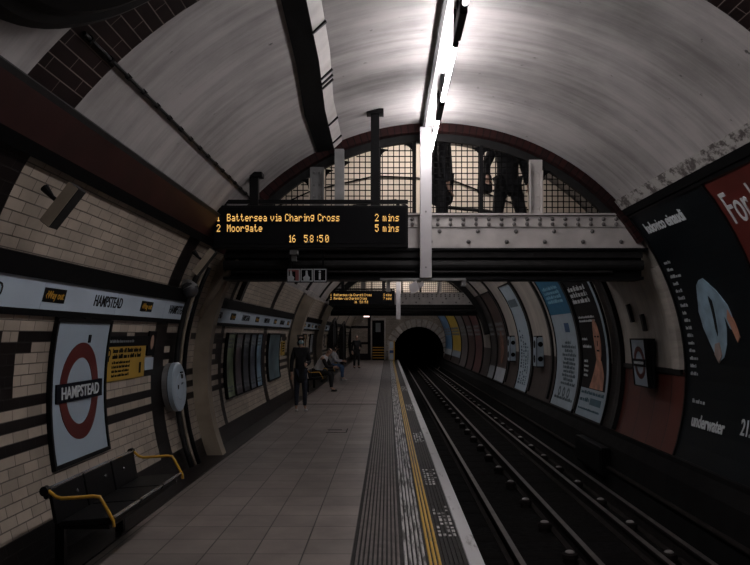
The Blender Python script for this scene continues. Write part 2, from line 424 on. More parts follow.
# cornice over the frieze, black
for (ya, yb) in ((Y0, 10.0), (10.9, 20.3), (21.5, 51.9)):
    mb = MB(); mp = wmap(-1, 0, 0)
    mb.shell(*rect2(ya, yb, RT*R_(16.9), RT*R_(19.6), 6, 2), mp, -.02, .05)
    mb.shell(*rect2(ya, yb, RT*R_(12.0), RT*R_(12.9), 6, 1), mp, -.02, .03)
    struct(mb.build('trim_6', BLACK, origin=(0, 0, 0)))
# --- platform
mb = MB(); mb.box(-2.35, -.27, Y0, Y1, -.5, 0)
struct(mb.build('floor', FLOOR, origin=(-.27, 0, 0)))
mb = MB(); mb.box(-2.75, -2.18, Y0, Y1, -.3, .012); struct(mb.build('baseboard_left', TILE_DK, origin=(0, 0, 0), uvf=lambda v: (v.y, v.x)))  # tile skirting, carried over the floor as painted shade beside the bench
mb = MB(); mb.box(-.27, .66, Y0, Y1, -.8, -.012); mb.box(-.27, -.255, Y0, Y1, -.012, 0.001)
struct(mb.build('floor', TACT_DK, origin=(0, 0, 0)))
def ridges(name, x0, x1, pitch, m, z=-.012, w=.6, top=0.0):
    mb = MB(); mb.box(x0, x1, Y0, Y1, z-.01, z+.001, 1)
    n = round((x1-x0)/pitch)
    for i in range(n):
        a = x0+(i+.5-w/2)*(x1-x0)/n; b_ = a+w*(x1-x0)/n; e = (b_-a)*.2
        mb.prism_y([(a, z), (a+e, top), (b_-e, top), (b_, z)], Y0, Y1, ny=2)
    return struct(mb.build(name, [m, TACT_DK], origin=(0, 0, 0)))
ridges('trim_7', -.250, .095, .034, TACT)
ridges('trim_8', .115, .285, .034, WORNWHITE, w=.68)
ridges('trim_9', .295, .395, .033, YELLOW, w=.72)
ridges('trim_10', .405, .575, .034, TACT_DK, w=.6)
mb = MB(); mb.box(.585, .70, Y0, Y1, -.06, .003)
struct(mb.build('trim_11', EDGEWHITE, origin=(0, 0, 0), bevel=.008))
# worn white patches of old lettering beside the yellow line
mb = MB(); rng = random.Random(3)
for (ya, yb) in ((6.4, 7.5), (8.6, 9.6), (12.0, 13.2), (17, 18.5), (23, 25)):
    y = ya
    while y < yb:
        for c in range(4):
            if rng.random() < .72:
                x = .418+c*.04; mb.box(x, x+.024, y, y+.04+.06*rng.random(), -.002, .0015)
        y += .13
struct(mb.build('trim_12', WORNWHITE, origin=(0, 0, 0)))
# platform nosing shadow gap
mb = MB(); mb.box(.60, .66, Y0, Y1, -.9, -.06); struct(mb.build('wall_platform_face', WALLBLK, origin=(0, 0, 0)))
# track bed
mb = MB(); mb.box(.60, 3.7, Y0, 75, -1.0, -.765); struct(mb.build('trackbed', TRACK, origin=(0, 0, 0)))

# --- end wall with the running tunnel mouth
MX, MZ, MR = 2.03, .52, 1.70
mb = MB(); n = 72; inner = []; outer = []
for i in range(n):
    a = 2*math.pi*i/n; d = Vector((math.cos(a), math.sin(a)))
    inner.append(Vector((MX+MR*d.x, Y1, MZ+MR*d.y)))
    ox, oz = MX-CX, MZ-CZ; b_ = ox*d.x+oz*d.y; c_ = ox*ox+oz*oz-RT*RT*1.01
    t = -b_+math.sqrt(b_*b_-c_); outer.append(Vector((MX+t*d.x, Y1, MZ+t*d.y)))
mb.v = inner+outer
for i in range(n): j = (i+1) % n; mb.f.append((i, j, n+j, n+i)); mb.m.append(0)
struct(mb.build('wall_end', [TILE], uvf=lambda v: (v.x, v.z), origin=(0, 0, 0), recalc=False))
mb = MB()
for i in range(n+1):
    a = 2*math.pi*i/n
    for y in (Y1, Y1+12, Y1+24): mb.v.append(Vector((MX+MR*math.cos(a), y, MZ+MR*math.sin(a))))
for i in range(n):
    for k in range(2): q = i*3+k; mb.f.append((q, q+1, q+4, q+3)); mb.m.append(0)
mb.f.append(tuple(i*3+2 for i in range(n))); mb.m.append(0)
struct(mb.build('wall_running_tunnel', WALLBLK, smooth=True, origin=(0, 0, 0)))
# voussoirs round the mouth
mb = MB()
for i in range(-1, 18):
    a0 = R_(180-(i*10.6)-1-1.2); a1 = R_(180-(i+1)*10.6-1+1.2); nn = 4
    v2 = []; r0, r1 = MR-.02, MR+.50
    for q in range(nn+1):
        a = a0+(a1-a0)*q/nn; v2 += [(MX+r0*math.cos(a), MZ+r0*math.sin(a)), (MX+r1*math.cos(a), MZ+r1*math.sin(a))]
    f2 = [(2*q, 2*q+1, 2*q+3, 2*q+2) for q in range(nn)]
    mb.shell(v2, f2, lambda u, v, o: Vector((u, Y1-o, v)), -.05, .10)
struct(mb.build('trim_13', STONE, origin=(0, 0, 0), bevel=.01))
# end wall details: dark tile frames, door with steps
mb = MB()
for z in (1.02, 2.10): mb.box(-2.6, -1.15, Y1-.05, Y1+.02, z, z+.16)
mb.box(-1.35, -1.15, Y1-.05, Y1+.02, 0, 3.3); mb.box(-2.7, -2.45, Y1-.05, Y1+.02, 0, 2.6); mb.box(-2.7, -1.15, Y1-.06, Y1+.02, 0, .42)
struct(mb.build('trim_14', TILE_DK, origin=(0, 0, 0), uvf=lambda v: (v.x, v.z)))
mb = MB(); mb.box(-1.08, -.22, Y1-.03, Y1+.01, 0, 2.62); d1 = struct(mb.build('door_1', BLACK))  # black panel painted as the dark of the open doorway
mb = MB(); mb.box(-1.15, -1.06, Y1-.10, Y1, 0, 2.75); mb.box(-.25, -.15, Y1-.10, Y1, 0, 2.75); mb.box(-1.15, -.15, Y1-.10, Y1, 2.66, 2.78)
mb.build('door_frame', STONE, d1)
mb = MB(); mb.box(-.82, -.50, Y1-.05, Y1-.02, 1.85, 2.45); mb.build('notice', INKDIM, d1)
d_st = MB()
for i in range(5): d_st.box(-1.02, -.25, Y1-.9+.15*i, Y1-.04, .17*i, .17*i+.17, 0)
for i in range(5): d_st.box(-1.02, -.25, Y1-.91+.15*i, Y1-.87+.15*i, .17*i+.12, .17*i+.172, 1)
o = struct(d_st.build('trim_15', [WALLBLK, BRASS]))
# flat black panels painted as the dark inside left wall passages
def passage(idx, yc, w):
    mb = MB(); xw = -2.58
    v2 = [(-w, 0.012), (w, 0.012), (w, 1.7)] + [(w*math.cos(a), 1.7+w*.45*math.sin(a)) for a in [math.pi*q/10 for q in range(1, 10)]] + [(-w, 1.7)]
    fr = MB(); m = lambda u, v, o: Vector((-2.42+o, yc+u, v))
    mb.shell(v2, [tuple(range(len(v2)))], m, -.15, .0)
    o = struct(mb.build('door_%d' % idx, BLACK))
    outer = [(-w-.14, 0.012), (-w, .012)] + [(-w, 1.7)] + [(w*math.cos(a), 1.7+w*.45*math.sin(a)) for a in [math.pi-math.pi*q/10 for q in range(1, 10)]] + [(w, 1.7), (w, .012), (w+.14, .012)]
    W = w+.14
    out2 = [(W, 1.7)] + [(W*math.cos(a), 1.7+W*.5*math.sin(a)) for a in [math.pi*q/10 for q in range(1, 10)]] + [(-W, 1.7)]
    # frame as quads
    inn = [(-w, .012), (-w, 1.7)] + [(w*math.cos(math.pi-math.pi*q/10), 1.7+w*.45*math.sin(math.pi*q/10)) for q in range(1, 10)] + [(w, 1.7), (w, .012)]
    ou = [(-W, .012), (-W, 1.7)] + [(W*math.cos(math.pi-math.pi*q/10), 1.7+W*.5*math.sin(math.pi*q/10)) for q in range(1, 10)] + [(W, 1.7), (W, .012)]
    nn = len(inn); fr.shell(inn+ou, [(q, q+1, nn+q+1, nn+q) for q in range(nn-1)], m, -.15, .06)
    fr.build('door_frame', TILE_DK, o, uvf=lambda v: (v.y, v.z))
passage(2, 35.2, 1.35); passage(3, 42.5, 1.3)

# --- ribs: cast rings standing proud of the lining
def rib(name, y0, y1, p0, p1, r_in, r_out, m, n=40, matf=None):
    mb = MB(); prof = []
    for i in range(n+1):
        p = p0+(p1-p0)*i/n
        c, s_ = math.cos(p), math.sin(p)
        for r, y in ((r_in, y0), (r_out, y0), (r_out, y1), (r_in, y1)): mb.v.append(Vector((CX+r*c, y, CZ+r*s_)))
    for i in range(n):
        for k in range(4):
            k2 = (k+1) % 4; mb.f.append((i*4+k, i*4+k2, (i+1)*4+k2, (i+1)*4+k)); mb.m.append(matf(p0+(p1-p0)*(i+.5)/n) if matf else 0)
    mb.f += [(0, 1, 2, 3), (4*n+3, 4*n+2, 4*n+1, 4*n)]; mb.m += [0, 0]
    return struct(mb.build(name, m, origin=(0, 0, 0), uvf=lambda v: (RT*math.atan2(v.z-CZ, v.x-CX), math.hypot(v.z-CZ, v.x-CX)+v.y)))
ARCHBRICK = brick_mat('arch_face_brick', (.035, .010, .009), (.02, .008, .008), (.008, .005, .005), .09, .16, mortar=.008, rough=.7, dirt=.3, spec=.15)
rib('trim_16', 10.0, 10.35, R_(33), R_(150), 3.145, 3.66, [ARCHBRICK], 60)
rib('trim_17', 10.62, 10.86, R_(150), R_(201.3), 3.05, 3.25, [BEIGE], 20)
rib('trim_18', 10.06, 10.30, R_(1.5), R_(26), 3.17, 3.27, [PLASTER_R], 20)
rib('trim_19', 20.9, 21.3, R_(150), R_(201.3), 2.97, 3.25, [BEIGE], 24)
rib('trim_20', 28.9, 29.2, R_(10), R_(201.3), 3.05, 3.27, [BEIGE, DARKIRON], 48, lambda p: 0 if p > R_(150) else 1)
rib('trim_21', 12.62, 12.8, R_(-18), R_(160), 3.18, 3.64, [DARKIRON], 50)
for i, y in enumerate((15.35, 18.0, 20.45, 24.45, 27.1, 31.2, 34.0, 37.0, 40.3, 45.9)):
    rib('trim_%d' % (22+i), y, y+.16, R_(-17), R_(148), 3.20, 3.26, [DARKIRON], 40)
# back wall of the footbridge passages (above the tracks), closing the raised vault
def disc_above(name, y, z0, rad, m):
    mb = MB(); a0 = math.asin((z0-CZ)/rad); v2 = []
    pts = [(CX+rad*math.cos(a0+(math.pi-2*a0)*q/40), CZ+rad*math.sin(a0+(math.pi-2*a0)*q/40)) for q in range(41)]
    mb.shell(pts, [tuple(range(41))], lambda u, v, o: Vector((u, y-o, v)), -.06, .06)
    return struct(mb.build(name, m, origin=(0, 0, 0)))
BACKW = mat('passage_paint', (.66, .60, .53), rough=.5, var=.08, scale=2)
disc_above('wall_passage', 12.5, 2.55, 3.58, BACKW)
disc_above('wall_passage', 31.3, 2.55, 3.2, BACKW)

# ================================================================== FOOTBRIDGES
def ext(z, r=3.2):
    h = math.sqrt(max(0, r*r-(z-CZ)**2)); return CX-h, CX+h
def footbridge(yf, label, grille=True, back=2.3):
    t = thing('footbridge', (CX, yf+back/2, 2.4), label, 'footbridge')
    zb, zt, zl = 2.78, 3.21, 2.38
    # girder plate with rivets
    mb = MB(); zs = [zb+(zt-zb)*i/5 for i in range(6)]
    v2 = []
    for z in zs: a, b = ext(z); v2 += [(a, z), (b, z)]
    mb.shell(v2, [(2*i, 2*i+1, 2*i+3, 2*i+2) for i in range(5)], lambda u, v, o: Vector((u, yf-o, v)), -.05, .0)
    a, b = ext(zb)
    mb.box(a+.02, b-.02, yf-.02, yf+.01, zt-.16, zt-.02)          # upper flange plate
    mb.box(a+.3, b-.3, yf-.06, yf+.10, zt-.012, zt+.012)
    x = a+.15
    i = 0
    while x < b-.1:
        for z, st in ((zt-.06, 1), (zt-.125, 1)):
            if ext(z)[0]+.1 < x < ext(z)[1]-.1: mb.ball((x, yf-.022, z), .026, (1, 1, 1), 10, 6, 1)
        if i % 3 == 0: mb.ball((x+.07, yf-.002, zb+.08), .028, (1, 1, 1), 8, 5, 1); mb.ball((x+.19, yf-.002, zb+.215), .028, (1, 1, 1), 8, 5, 1)
        x += .165; i += 1
    mb.build('girder', [CREAMIRON, RIVET], t)
    # dark lower beam, deck, soffit pipe
    mb = MB(); a, b = ext(zb-.2, 3.1)
    mb.box(a, b, yf+.12, yf+.30, zl+.02, zb-.01); mb.box(a, b, yf+.02, yf+.42, zl-.01, zl+.03); mb.box(a-.0, b+.05, yf+.0, yf+.3, zb-.03, zb)
    mb.build('lower_beam', BLACKM, t)
    mb = MB(); mb.box(a, b, yf+.05, yf+back, zb-.12, zb-.02); mb.box(a, b, yf+back-.15, yf+back, zb-.28, zb-.1); mb.build('deck', DARKIRON, t)
    mb = MB(); mb.cyl((a, yf+.06, 2.56), (b, yf+.06, 2.56), .065, 14); mb.cyl((a+.1, yf+.04, 2.47), (b-.4, yf+.04, 2.47), .02, 8); mb.build('soffit_pipe', DARKIRON, t)
    # arch frame
    mb = MB(); v2 = []; r0, r1 = 3.05, 3.155; ph = math.asin((zt-.02-CZ)/3.06)
    for q in range(49):
        p = ph+(math.pi-2*ph)*q/48; v2 += [(CX+r0*math.cos(p), CZ+r0*math.sin(p)), (CX+r1*math.cos(p), CZ+r1*math.sin(p))]
    mb.shell(v2, [(2*q, 2*q+1, 2*q+3, 2*q+2) for q in range(48)], lambda u, v, o: Vector((u, yf+.02-o, v)), -.08, .0)
    mb.build('arch_frame', DARKIRON, t)
    arcz = lambda x, r=3.0: CZ+math.sqrt(max(0, r*r-(x-CX)**2))
    # riveted stiffeners
    for (xa, xb, m_) in ((-1.01, -.83, GREYM), (1.83, 2.0, CREAMIRON)):
        mb = MB(); xm = (xa+xb)/2; zt2 = arcz(xm, 3.10)
        mb.box(xa, xb, yf-.01, yf+.04, zt, zt2); mb.box(xa, xa+.02, yf-.05, yf+.02, zt, arcz(xa, 3.02)); mb.box(xb-.02, xb, yf-.05, yf+.02, zt, arcz(xb, 3.0))
        z = zt+.08
        while z < zt2-.06:
            mb.ball((xm-.035, yf-.012, z), .018, (1, .8, 1), 8, 5); mb.ball((xm+.035, yf-.012, z), .018, (1, .8, 1), 8, 5); z += .155
        mb.build('stiffener', m_, t)
    for xm in (-.60, -.12, .34, .52, 1.21):
        mb = MB(); w = .025 if xm != .52 else .03
        mb.box(xm-w, xm+w, yf-.02, yf+.04, zt, arcz(xm, 3.05)); mb.build('mullion', BLACKM, t)
    # wire mesh panels
    edges = [(-2.05, -1.03), (-.81, -.62), (-.58, -.14), (-.10, .32), (.54, 1.19), (1.23, 1.81), (2.02, 3.0)]
    for (xa, xb) in edges:
        mb = MB(); p = .0735; wr = .0062
        x = math.ceil(xa/p)*p
        while x < xb:
            zt2 = arcz(x, 3.03)
            if zt2 > zt+.05: mb.box(x-wr, x+wr, yf+.0, yf+.012, zt, zt2)
            x += p
        z = math.ceil(zt/p)*p
        while z < 4.3:
            if z-CZ < 3.02:
                h = math.sqrt(3.02**2-(z-CZ)**2); u0, u1 = max(xa, CX-h), min(xb, CX+h)
                if u1-u0 > .02: mb.box(u0, u1, yf+.006, yf+.016, z-wr, z+wr)
            z += p
        # rounded corner gussets
        for (xc, sx) in ((xa, 1), (xb, -1)):
            zc = arcz(xc, 3.0) if CX-3 < xc < CX+3 else zt
            if zc > zt+.25:
                mb.shell([(xc, zc+.03), (xc, zc-.10), (xc+sx*.015, zc-.045), (xc+sx*.05, zc-.008), (xc+sx*.10, zc+.015)], [(0, 1, 2, 3, 4)], lambda u, v, o: Vector((u, yf-o, v)), -.03, .01)
        mb.build('mesh_panel', BLACK, t)
    return t
footbridge(10.12, 'cream riveted girder footbridge with mesh windows spanning the tunnel, nearest one', )
footbridge(29.0, 'small far footbridge with pale girder crossing behind the hanging second departure board')
# dark handrail loop and conduits inside the near passage
t = thing('handrail', (.3, 12.0, 2.8), 'black handrail frame inside the footbridge passage behind the mesh', 'handrail')
mb = MB(); mb.tube([(-1.2, 11.9, 3.46), (-.3, 11.9, 3.66), (.12, 11.9, 3.70), (.28, 11.9, 3.62), (.27, 11.9, 2.77)], .025, 8); mb.build('rail', BLACKM, t)
mb = MB(); mb.tube([(.75, 11.95, 3.62), (1.5, 11.95, 3.55), (2.0, 11.95, 3.45)], .028, 8); mb.cyl((1.95, 11.95, 2.77), (1.95, 11.95, 3.46), .022, 8); mb.cyl((.80, 11.95, 2.77), (.80, 11.95, 3.61), .022, 8); mb.build('rail', BLACKM, t)
mb = MB(); mb.box(-1.15, .24, 12.36, 12.40, 3.08, 3.52); mb.build('panel', GREYM, t)
mb = MB(); mb.tube([(-2.3, 12.40, 3.45), (-1.2, 12.40, 3.95), (-.2, 12.40, 4.18), (1.0, 12.40, 4.12), (2.6, 12.40, 3.5)], .012, 6)
tag(mb.build('conduit', BLACKM), 'thin dark cable sagging across the cream passage wall behind the mesh', 'cable')

# ================================================================== LIGHTING TRUNKING AND TUBES
def trunking(ya, yb, label, zt=4.34, zb=4.27, xa=.466, xb=.575):
    t = thing('lighting_trunking', (.5, (ya+yb)/2, zb), label, 'cable trunking')
    mb = MB(); mb.box(xa, xb, ya, yb, zb, zb+.012); mb.box(xb-.01, xb, ya, yb, zb+.012, zb+.05); mb.build('tray', WHITEM, t)
    mb = MB(); mb.box(xa-.03, xa, ya, yb, zb-.008, zb+.075); mb.build('side_plate', BLACKM, t)  # side blackened in its colour to look unlit
    y = ya+.9
    while y < yb:
        mb = MB(); mb.cyl(((xa+xb)/2, y, zb+.01), ((xa+xb)/2, y, 4.36), .007, 6); mb.build('hanger_rod', GREYM, t); y += 2.1
    return t
trunking(-2, 9.98, 'white lighting trunking with black side running under the near vault')
trunking(12.9, 28.8, 'white lighting trunking under the vault between the two footbridges', 4.34, 4.27)
trunking(31.5, 51.5, 'white lighting trunking under the far vault beyond the second footbridge', 4.34, 4.27)
def lamp(y0, y1, z=4.0, label=''):
    t = thing('fluorescent_light', (.535, (y0+y1)/2, z), label, 'light fitting', 'bare tubes along the vault')
    mb = MB(); mb.cyl((.546, y0, z), (.546, y1, z), .019, 12); mb.build('tube', TUBE, t)
    for ye, d in ((y0, -1), (y1, 1)):
        mb = MB(); mb.cyl((.546, ye, z), (.546, ye+d*.05, z), .024, 12); mb.box(.528, .564, min(ye+d*.02, ye+d*.07), max(ye+d*.02, ye+d*.07), z, 4.268); mb.build('lampholder', BLACKM, t)
    return t
def gear(y0, y1, label):
    mb = MB(); mb.box(.515, .575, y0, y1, 3.97, 4.07); mb.box(.535, .555, y0+.05, y0+.09, 4.06, 4.268); mb.box(.535, .555, y1-.09, y1-.05, 4.06, 4.268)
    return tag(mb.build('control_gear_box', BLACKM, bevel=.01), label, 'gear box', 'gear boxes between the tubes')
pl = ['nearest overhead tube, above and behind the viewpoint', 'overhead tube cut by the top edge of the picture', 'long bare overhead tube in mid vault, above the near board', 'last overhead tube, ending at the top of the white post']
for (a, b), l in zip(((1.9, 3.4), (4.05, 5.52), (6.33, 7.80), (8.50, 9.93)), pl): lamp(a, b, label='white fluorescent '+l)
for y, l in ((3.48, 'black gear box on the trunking just overhead'), (5.62, 'black gear box at the top edge of the picture between tubes'), (7.88, 'black gear box above the last overhead tube')): gear(y, y+.55, l)
k = 0
for y in (13.2, 17.2, 21.2, 25.2):
    lamp(y, y+1.5, 4.0, label='fluorescent tube between the footbridges, %s along the vault' % ('first', 'second', 'third', 'fourth')[k]); k += 1
k = 0
for y in (32.0, 37.0, 42.0, 47.0):
    lamp(y, y+1.5, 4.0, label='fluorescent tube beyond the far footbridge, %s towards the tunnel mouth' % ('first', 'second', 'third', 'fourth')[k]); k += 1
# lamps inside the footbridge passages
for yb, l in ((11.3, 'ceiling batten lighting the near footbridge passage'), (30.3, 'ceiling batten lighting the far footbridge passage')):
    zz = 4.62 if yb < 20 else 4.25
    t = thing('batten_light', (CX, yb, zz), l, 'light fitting')
    mb = MB(); mb.box(CX-1.1, CX+1.1, yb-.04, yb+.04, zz+.03, zz+.09); mb.build('body', WHITEM, t)
    mb = MB(); mb.cyl((CX-1.0, yb, zz), (CX+1.0, yb, zz), .018, 10); mb.build('tube', TUBE2, t)
# white drop post
t = thing('drop_post', (.475, 9.85, 2.37), 'white vertical cable post hanging in front of the near girder', 'post')
mb = MB(); mb.box(.404, .550, 9.80, 9.90, 2.37, 4.268); mb.build('channel', WHITEM, t, bevel=.006)
mb = MB()
for z in (2.5, 3.2, 3.9): mb.cyl((.475, 9.79, z), (.475, 9.80, z), .012, 8)
mb.build('screw', GREYM, t)
# conduit bracket and little floodlights beneath the near footbridge
t = thing('cable_tray', (.3, 9.9, 2.33), 'pale cable tray and clips hung beneath the near footbridge at the white post', 'cable tray')
mb = MB(); mb.box(-.10, .98, 9.86, 9.98, 2.34, 2.37); mb.box(-.02, .03, 9.88, 9.93, 2.20, 2.36); mb.box(.93, .99, 9.88, 9.96, 2.27, 2.36); mb.build('tray', GREYM, t)
mb = MB(); mb.obox((.33, 9.90, 2.25), (.05, 0, .03), (0, .05, 0), (-.02, 0, .06)); mb.obox((.42, 9.90, 2.29), (.03, 0, .02), (0, .04, 0), (-.01, 0, .03)); mb.build('clip', WHITEM, t)
# box beam along the ceiling left of centre
cr = [(4.75, -.76, -.59, -.50), (5.5, -.765, -.59, -.50), (6.9, -.81, -.61, -.515), (8.3, -.89, -.67, -.58), (10.0, -.90, -.69, -.59)]
cz = lambda x, r=RT: CZ+math.sqrt(r*r-(x-CX)**2)
t = thing('ceiling_beam', (-.7, 4, 3.95), 'long black box beam with grey side strip along the vault left of the tubes', 'beam')
for nm, k0, k1, m_, dp in (('box', 1, 2, BLACK, .075), ('side_panel', 2, 3, CREAMIRON, .065)):
    mb = MB()
    for c_ in cr:
        xa, xb = c_[k0], c_[k1]; za, zb_ = cz(xa)-(.02 if k0 == 1 else dp), cz(xb)-(dp if k0 == 1 else .012)
        mb.v += [Vector((xa, c_[0], za)), Vector((xb, c_[0], zb_)), Vector((xb, c_[0], cz(xb)+.02)), Vector((xa, c_[0], cz(xa)+.02))]
    for i in range(len(cr)-1):
        for k_ in range(4): k2 = (k_+1) % 4; mb.f.append((i*4+k_, i*4+k2, (i+1)*4+k2, (i+1)*4+k_)); mb.m.append(0)
    mb.f += [(0, 1, 2, 3), (19, 18, 17, 16)]; mb.m += [0, 0]; mb.build(nm, m_, t)
for y in (6.25, 7.35, 7.5, 7.62, 8.9, 9.7):
    i = max(q for q in range(5) if cr[q][0] <= y); f_ = (y-cr[i][0])/(cr[i+1][0]-cr[i][0]) if i < 4 else 0
    xa, xb = [cr[i][q]+(cr[i+1][q]-cr[i][q])*f_ for q in (2, 3)]
    mb = MB(); c_ = Vector(((xa+xb)/2, y, (cz(xa)-.065+cz(xb)-.012)/2-.006)); d = Vector(((xb-xa)/2+.01, 0, (cz(xb)-cz(xa)+.053)/2+.006))
    mb.obox(c_, d, (0, .015, 0), Vector((d.z, 0, -d.x)).normalized()*.012); mb.build('strap', BLACKM, t)
mb = MB(); mb.box(-.68, -.56, 9.93, 10.03, 3.22, 4.02); mb.build('drop_channel', GREYM, t)
# clipped cable on the left of the vault
mb = MB(); p = R_(180-46.4+5)  # angle round the vault
pc = math.atan2(1.73+.53, -1.74-.59)
path = [wall(1, y, pc, .014) for y in (4.45, 5.5, 7, 8.5, 9.97)]
mb.tube(path, .012, 8)
t = thing('ceiling_cable', (-1.74, 5, 3.3), 'black clipped cable run along the left side of the near vault', 'cable')
mb.build('cable', BLACKM, t)
for i in range(17):
    y = 4.55+i*.33; q = wall(1, y, pc, .012); mb = MB(); mb.obox(q, (.013, 0, .013), (0, .015, 0), (-.012, 0, .012)); mb.build('clip', BLACKM, t)
# big round dark housing at the upper left
t = thing('round_ceiling_housing', (-1.35, 4.0, 3.6), 'large round dark housing on the vault cut by the top left corner', 'housing')
pc2 = R_(125.5)
c = wall(1, 3.60, pc2, .0); nrm = (Vector((CX, 3.60, CZ))-c).normalized()
mb = MB(); mb.tube([c-nrm*.02, c+nrm*.10, c+nrm*.16, c+nrm*.2], [.86, .86, .82, .74], 56); mb.build('rim', DARKIRON, t)
mb = MB(); mb.tube([c+nrm*.2, c+nrm*.24, c+nrm*.26], [.68, .60, .05], 56); mb.build('cap', BLACKM, t)
# poles carrying the first board
# ================================================================== DEPARTURE BOARDS
FONT = {'1': "00100,01100,00100,00100,00100,00100,01110", '2': "01110,10001,00001,00010,00100,01000,11111", '5': "11111,10000,11110,00001,00001,10001,01110",
 '6': "00110,01000,10000,11110,10001,10001,01110", '8': "01110,10001,10001,01110,10001,10001,01110", '0': "01110,10001,10011,10101,11001,10001,01110", ':': "00000,00100,00100,00000,00100,00100,00000",
 'B': "11110,10001,10001,11110,10001,10001,11110", 'C': "01110,10001,10000,10000,10000,10001,01110", 'M': "10001,11011,10101,10101,10001,10001,10001", 'a': "00000,00000,01110,00001,01111,10001,01111",
 't': "01000,01000,11100,01000,01000,01001,00110", 'e': "00000,00000,01110,10001,11111,10000,01110", 'r': "00000,00000,10110,11001,10000,10000,10000", 's': "00000,00000,01111,10000,01110,00001,11110",
 'v': "00000,00000,10001,10001,10001,01010,00100", 'i': "00100,00000,01100,00100,00100,00100,01110", 'h': "10000,10000,10110,11001,10001,10001,10001", 'n': "00000,00000,10110,11001,10001,10001,10001",
 'g': "00000,01111,10001,10001,01111,00001,01110", 'o': "00000,00000,01110,10001,10001,10001,01110", 'm': "00000,00000,11010,10101,10101,10101,10101", 'd': "00001,00001,01101,10011,10001,10001,01111",
 '7': "11111,00001,00010,00100,01000,01000,01000"}
def dots(mb, s, x, z, y, pitch_x, pitch_z, adv=None):
    adv = adv or 6*pitch_x
    for ch in s:
        if ch in FONT:
            for r, row in enumerate(FONT[ch].split(',')):
                c = 0
                while c < 5:
                    if row[c] == '1':
                        e = c
                        while e < 4 and row[e+1] == '1': e += 1
                        mb.box(x+c*pitch_x, x+(e+.86)*pitch_x, y-.004, y, z-(r+.86)*pitch_z, z-r*pitch_z); c = e
                    c += 1
        x += adv*(.62 if ch in ' i1:' else 1)
    return x
def board(x0, x1, y, z0, z1, label, second):
    t = thing('departure_board', ((x0+x1)/2, y, z0), label, 'departure board')
    w = x1-x0; mb = MB(); mb.box(x0, x1, y, y+.22, z0, z1); mb.build('housing', BLACKM, t, bevel=.012)
    mb = MB(); mb.box(x0+.03, x1-.03, y-.012, y+.002, z0+.05, z1-.03); mb.build('screen', INK, t)
    mb = MB(); mb.box(x0+.02, x1, y+.06, y+.12, z1+.03, z1+.075); mb.box(x0+.1, x0+.14, y+.07, y+.11, z1, z1+.04); mb.box(x1-.14, x1-.10, y+.07, y+.11, z1, z1+.04); mb.build('mounting_bar', BLACKM, t)
    for xp in (x0+w*.205, x0+w*.83):
        zt = CZ+math.sqrt(RT**2-(xp-CX)**2)-.01
        mb = MB(); mb.box(xp-.05, xp+.05, y+.04, y+.14, z1, zt); mb.box(xp-.10, xp+.10, y+.0, y+.18, zt-.03, zt+.02); mb.build('pole', BLACKM, t)
    mb = MB(); k = w/2.27; yy = y-.012
    px = .0083*k; pz = .0122*k
    r1 = z1-.105*k; r2 = r1-.122*k; r3 = r1-.245*k
    a = [('1', 'Battersea via Charing Cross', '2 mins'), ('2', 'Morden via Charing Cross' if second else 'Moorgate', '7 mins' if second else '5 mins')]
    for row, (n_, s, m_) in zip((r1, r2), a):
        mb = MB()
        dots(mb, n_, x0+.045*k, row, yy, px, pz); dots(mb, s, x0+.165*k, row, yy, px, pz, .0525*k); dots(mb, m_, x0+1.885*k, row, yy, px, pz, .056*k)
        mb.build('led_line', LED, t)
    mb = MB()
    dots(mb, '16', x0+.88*k, r3, yy, px, pz, .066*k); dots(mb, '58:50', x0+1.06*k, r3, yy, px, pz, .068*k)
    mb.build('led_clock', LED, t)
    mb = MB(); mb.box(x0+1.07*k, x0+1.12*k, yy-.002, yy, z0+.06, z0+.075); mb.box(x0+1.13*k, x0+1.15*k, yy-.002, yy, z0+.06, z0+.075); mb.build('maker_mark', INKDIM, t)
    return t
board(-2.04, .235, 9.10, 2.665, 3.165, 'large black hanging departure board with amber text, in front of the near footbridge', False)
board(-2.03, .23, 26.9, 2.68, 3.18, 'second, smaller-looking amber departure board hanging before the far footbridge', True)
t = thing('hanging_post', (.35, 26.7, 2.3), 'slim white post hanging before the far footbridge beside the second board', 'post')
mb = MB(); mb.box(.28, .43, 26.7, 26.8, 2.20, 4.08); mb.build('channel', WHITEM, t)
mb = MB(); mb.box(-.05, .75, 26.68, 26.82, 4.0, 4.08); mb.build('crossbar', WHITEM, t)
# hanging pictogram sign
t = thing('pictogram_sign', (-1.04, 10.0, 2.32), 'small hanging sign with three square pictograms under the near footbridge', 'sign')
s = 78.; X = lambda x: (x-388)/s; Z = lambda y: EYE+(335-y)/s; ys_ = 10.0
mb = MB(); mb.box(X(287), X(327), ys_, ys_+.05, Z(282.3), Z(268)); mb.build('panel', INK, t)
mb = MB(); m = lambda u, v, o: Vector((u, ys_-o, v))
for xa, xb in ((287.6, 299.8), (300.6, 312.8), (313.6, 326.4)):
    frame2(mb, m, X(xa)+.012, X(xb)-.012, Z(281.5)+.012, Z(268.9)-.012, .012, 0, .006, nv=1)
mb.build('border', INKW, t)
mb = MB()
mb.shell(*move2(text2('i', .17, 1.1, cut=0, bold=.004), X(319.8), Z(275.2)), m, 0, .006)
def handpic(cx):
    mb.shell([(cx-.035, Z(281)), (cx+.035, Z(281)), (cx+.045, Z(277.5)), (cx+.02, Z(275.5)), (cx+.012, Z(270.5)), (cx-.010, Z(270.5)), (cx-.012, Z(275.5)), (cx-.045, Z(277.5))], [tuple(range(8))], m, 0, .006)
handpic(X(306.5)); handpic(X(290.8)); mb.build('pictogram', INKW, t)
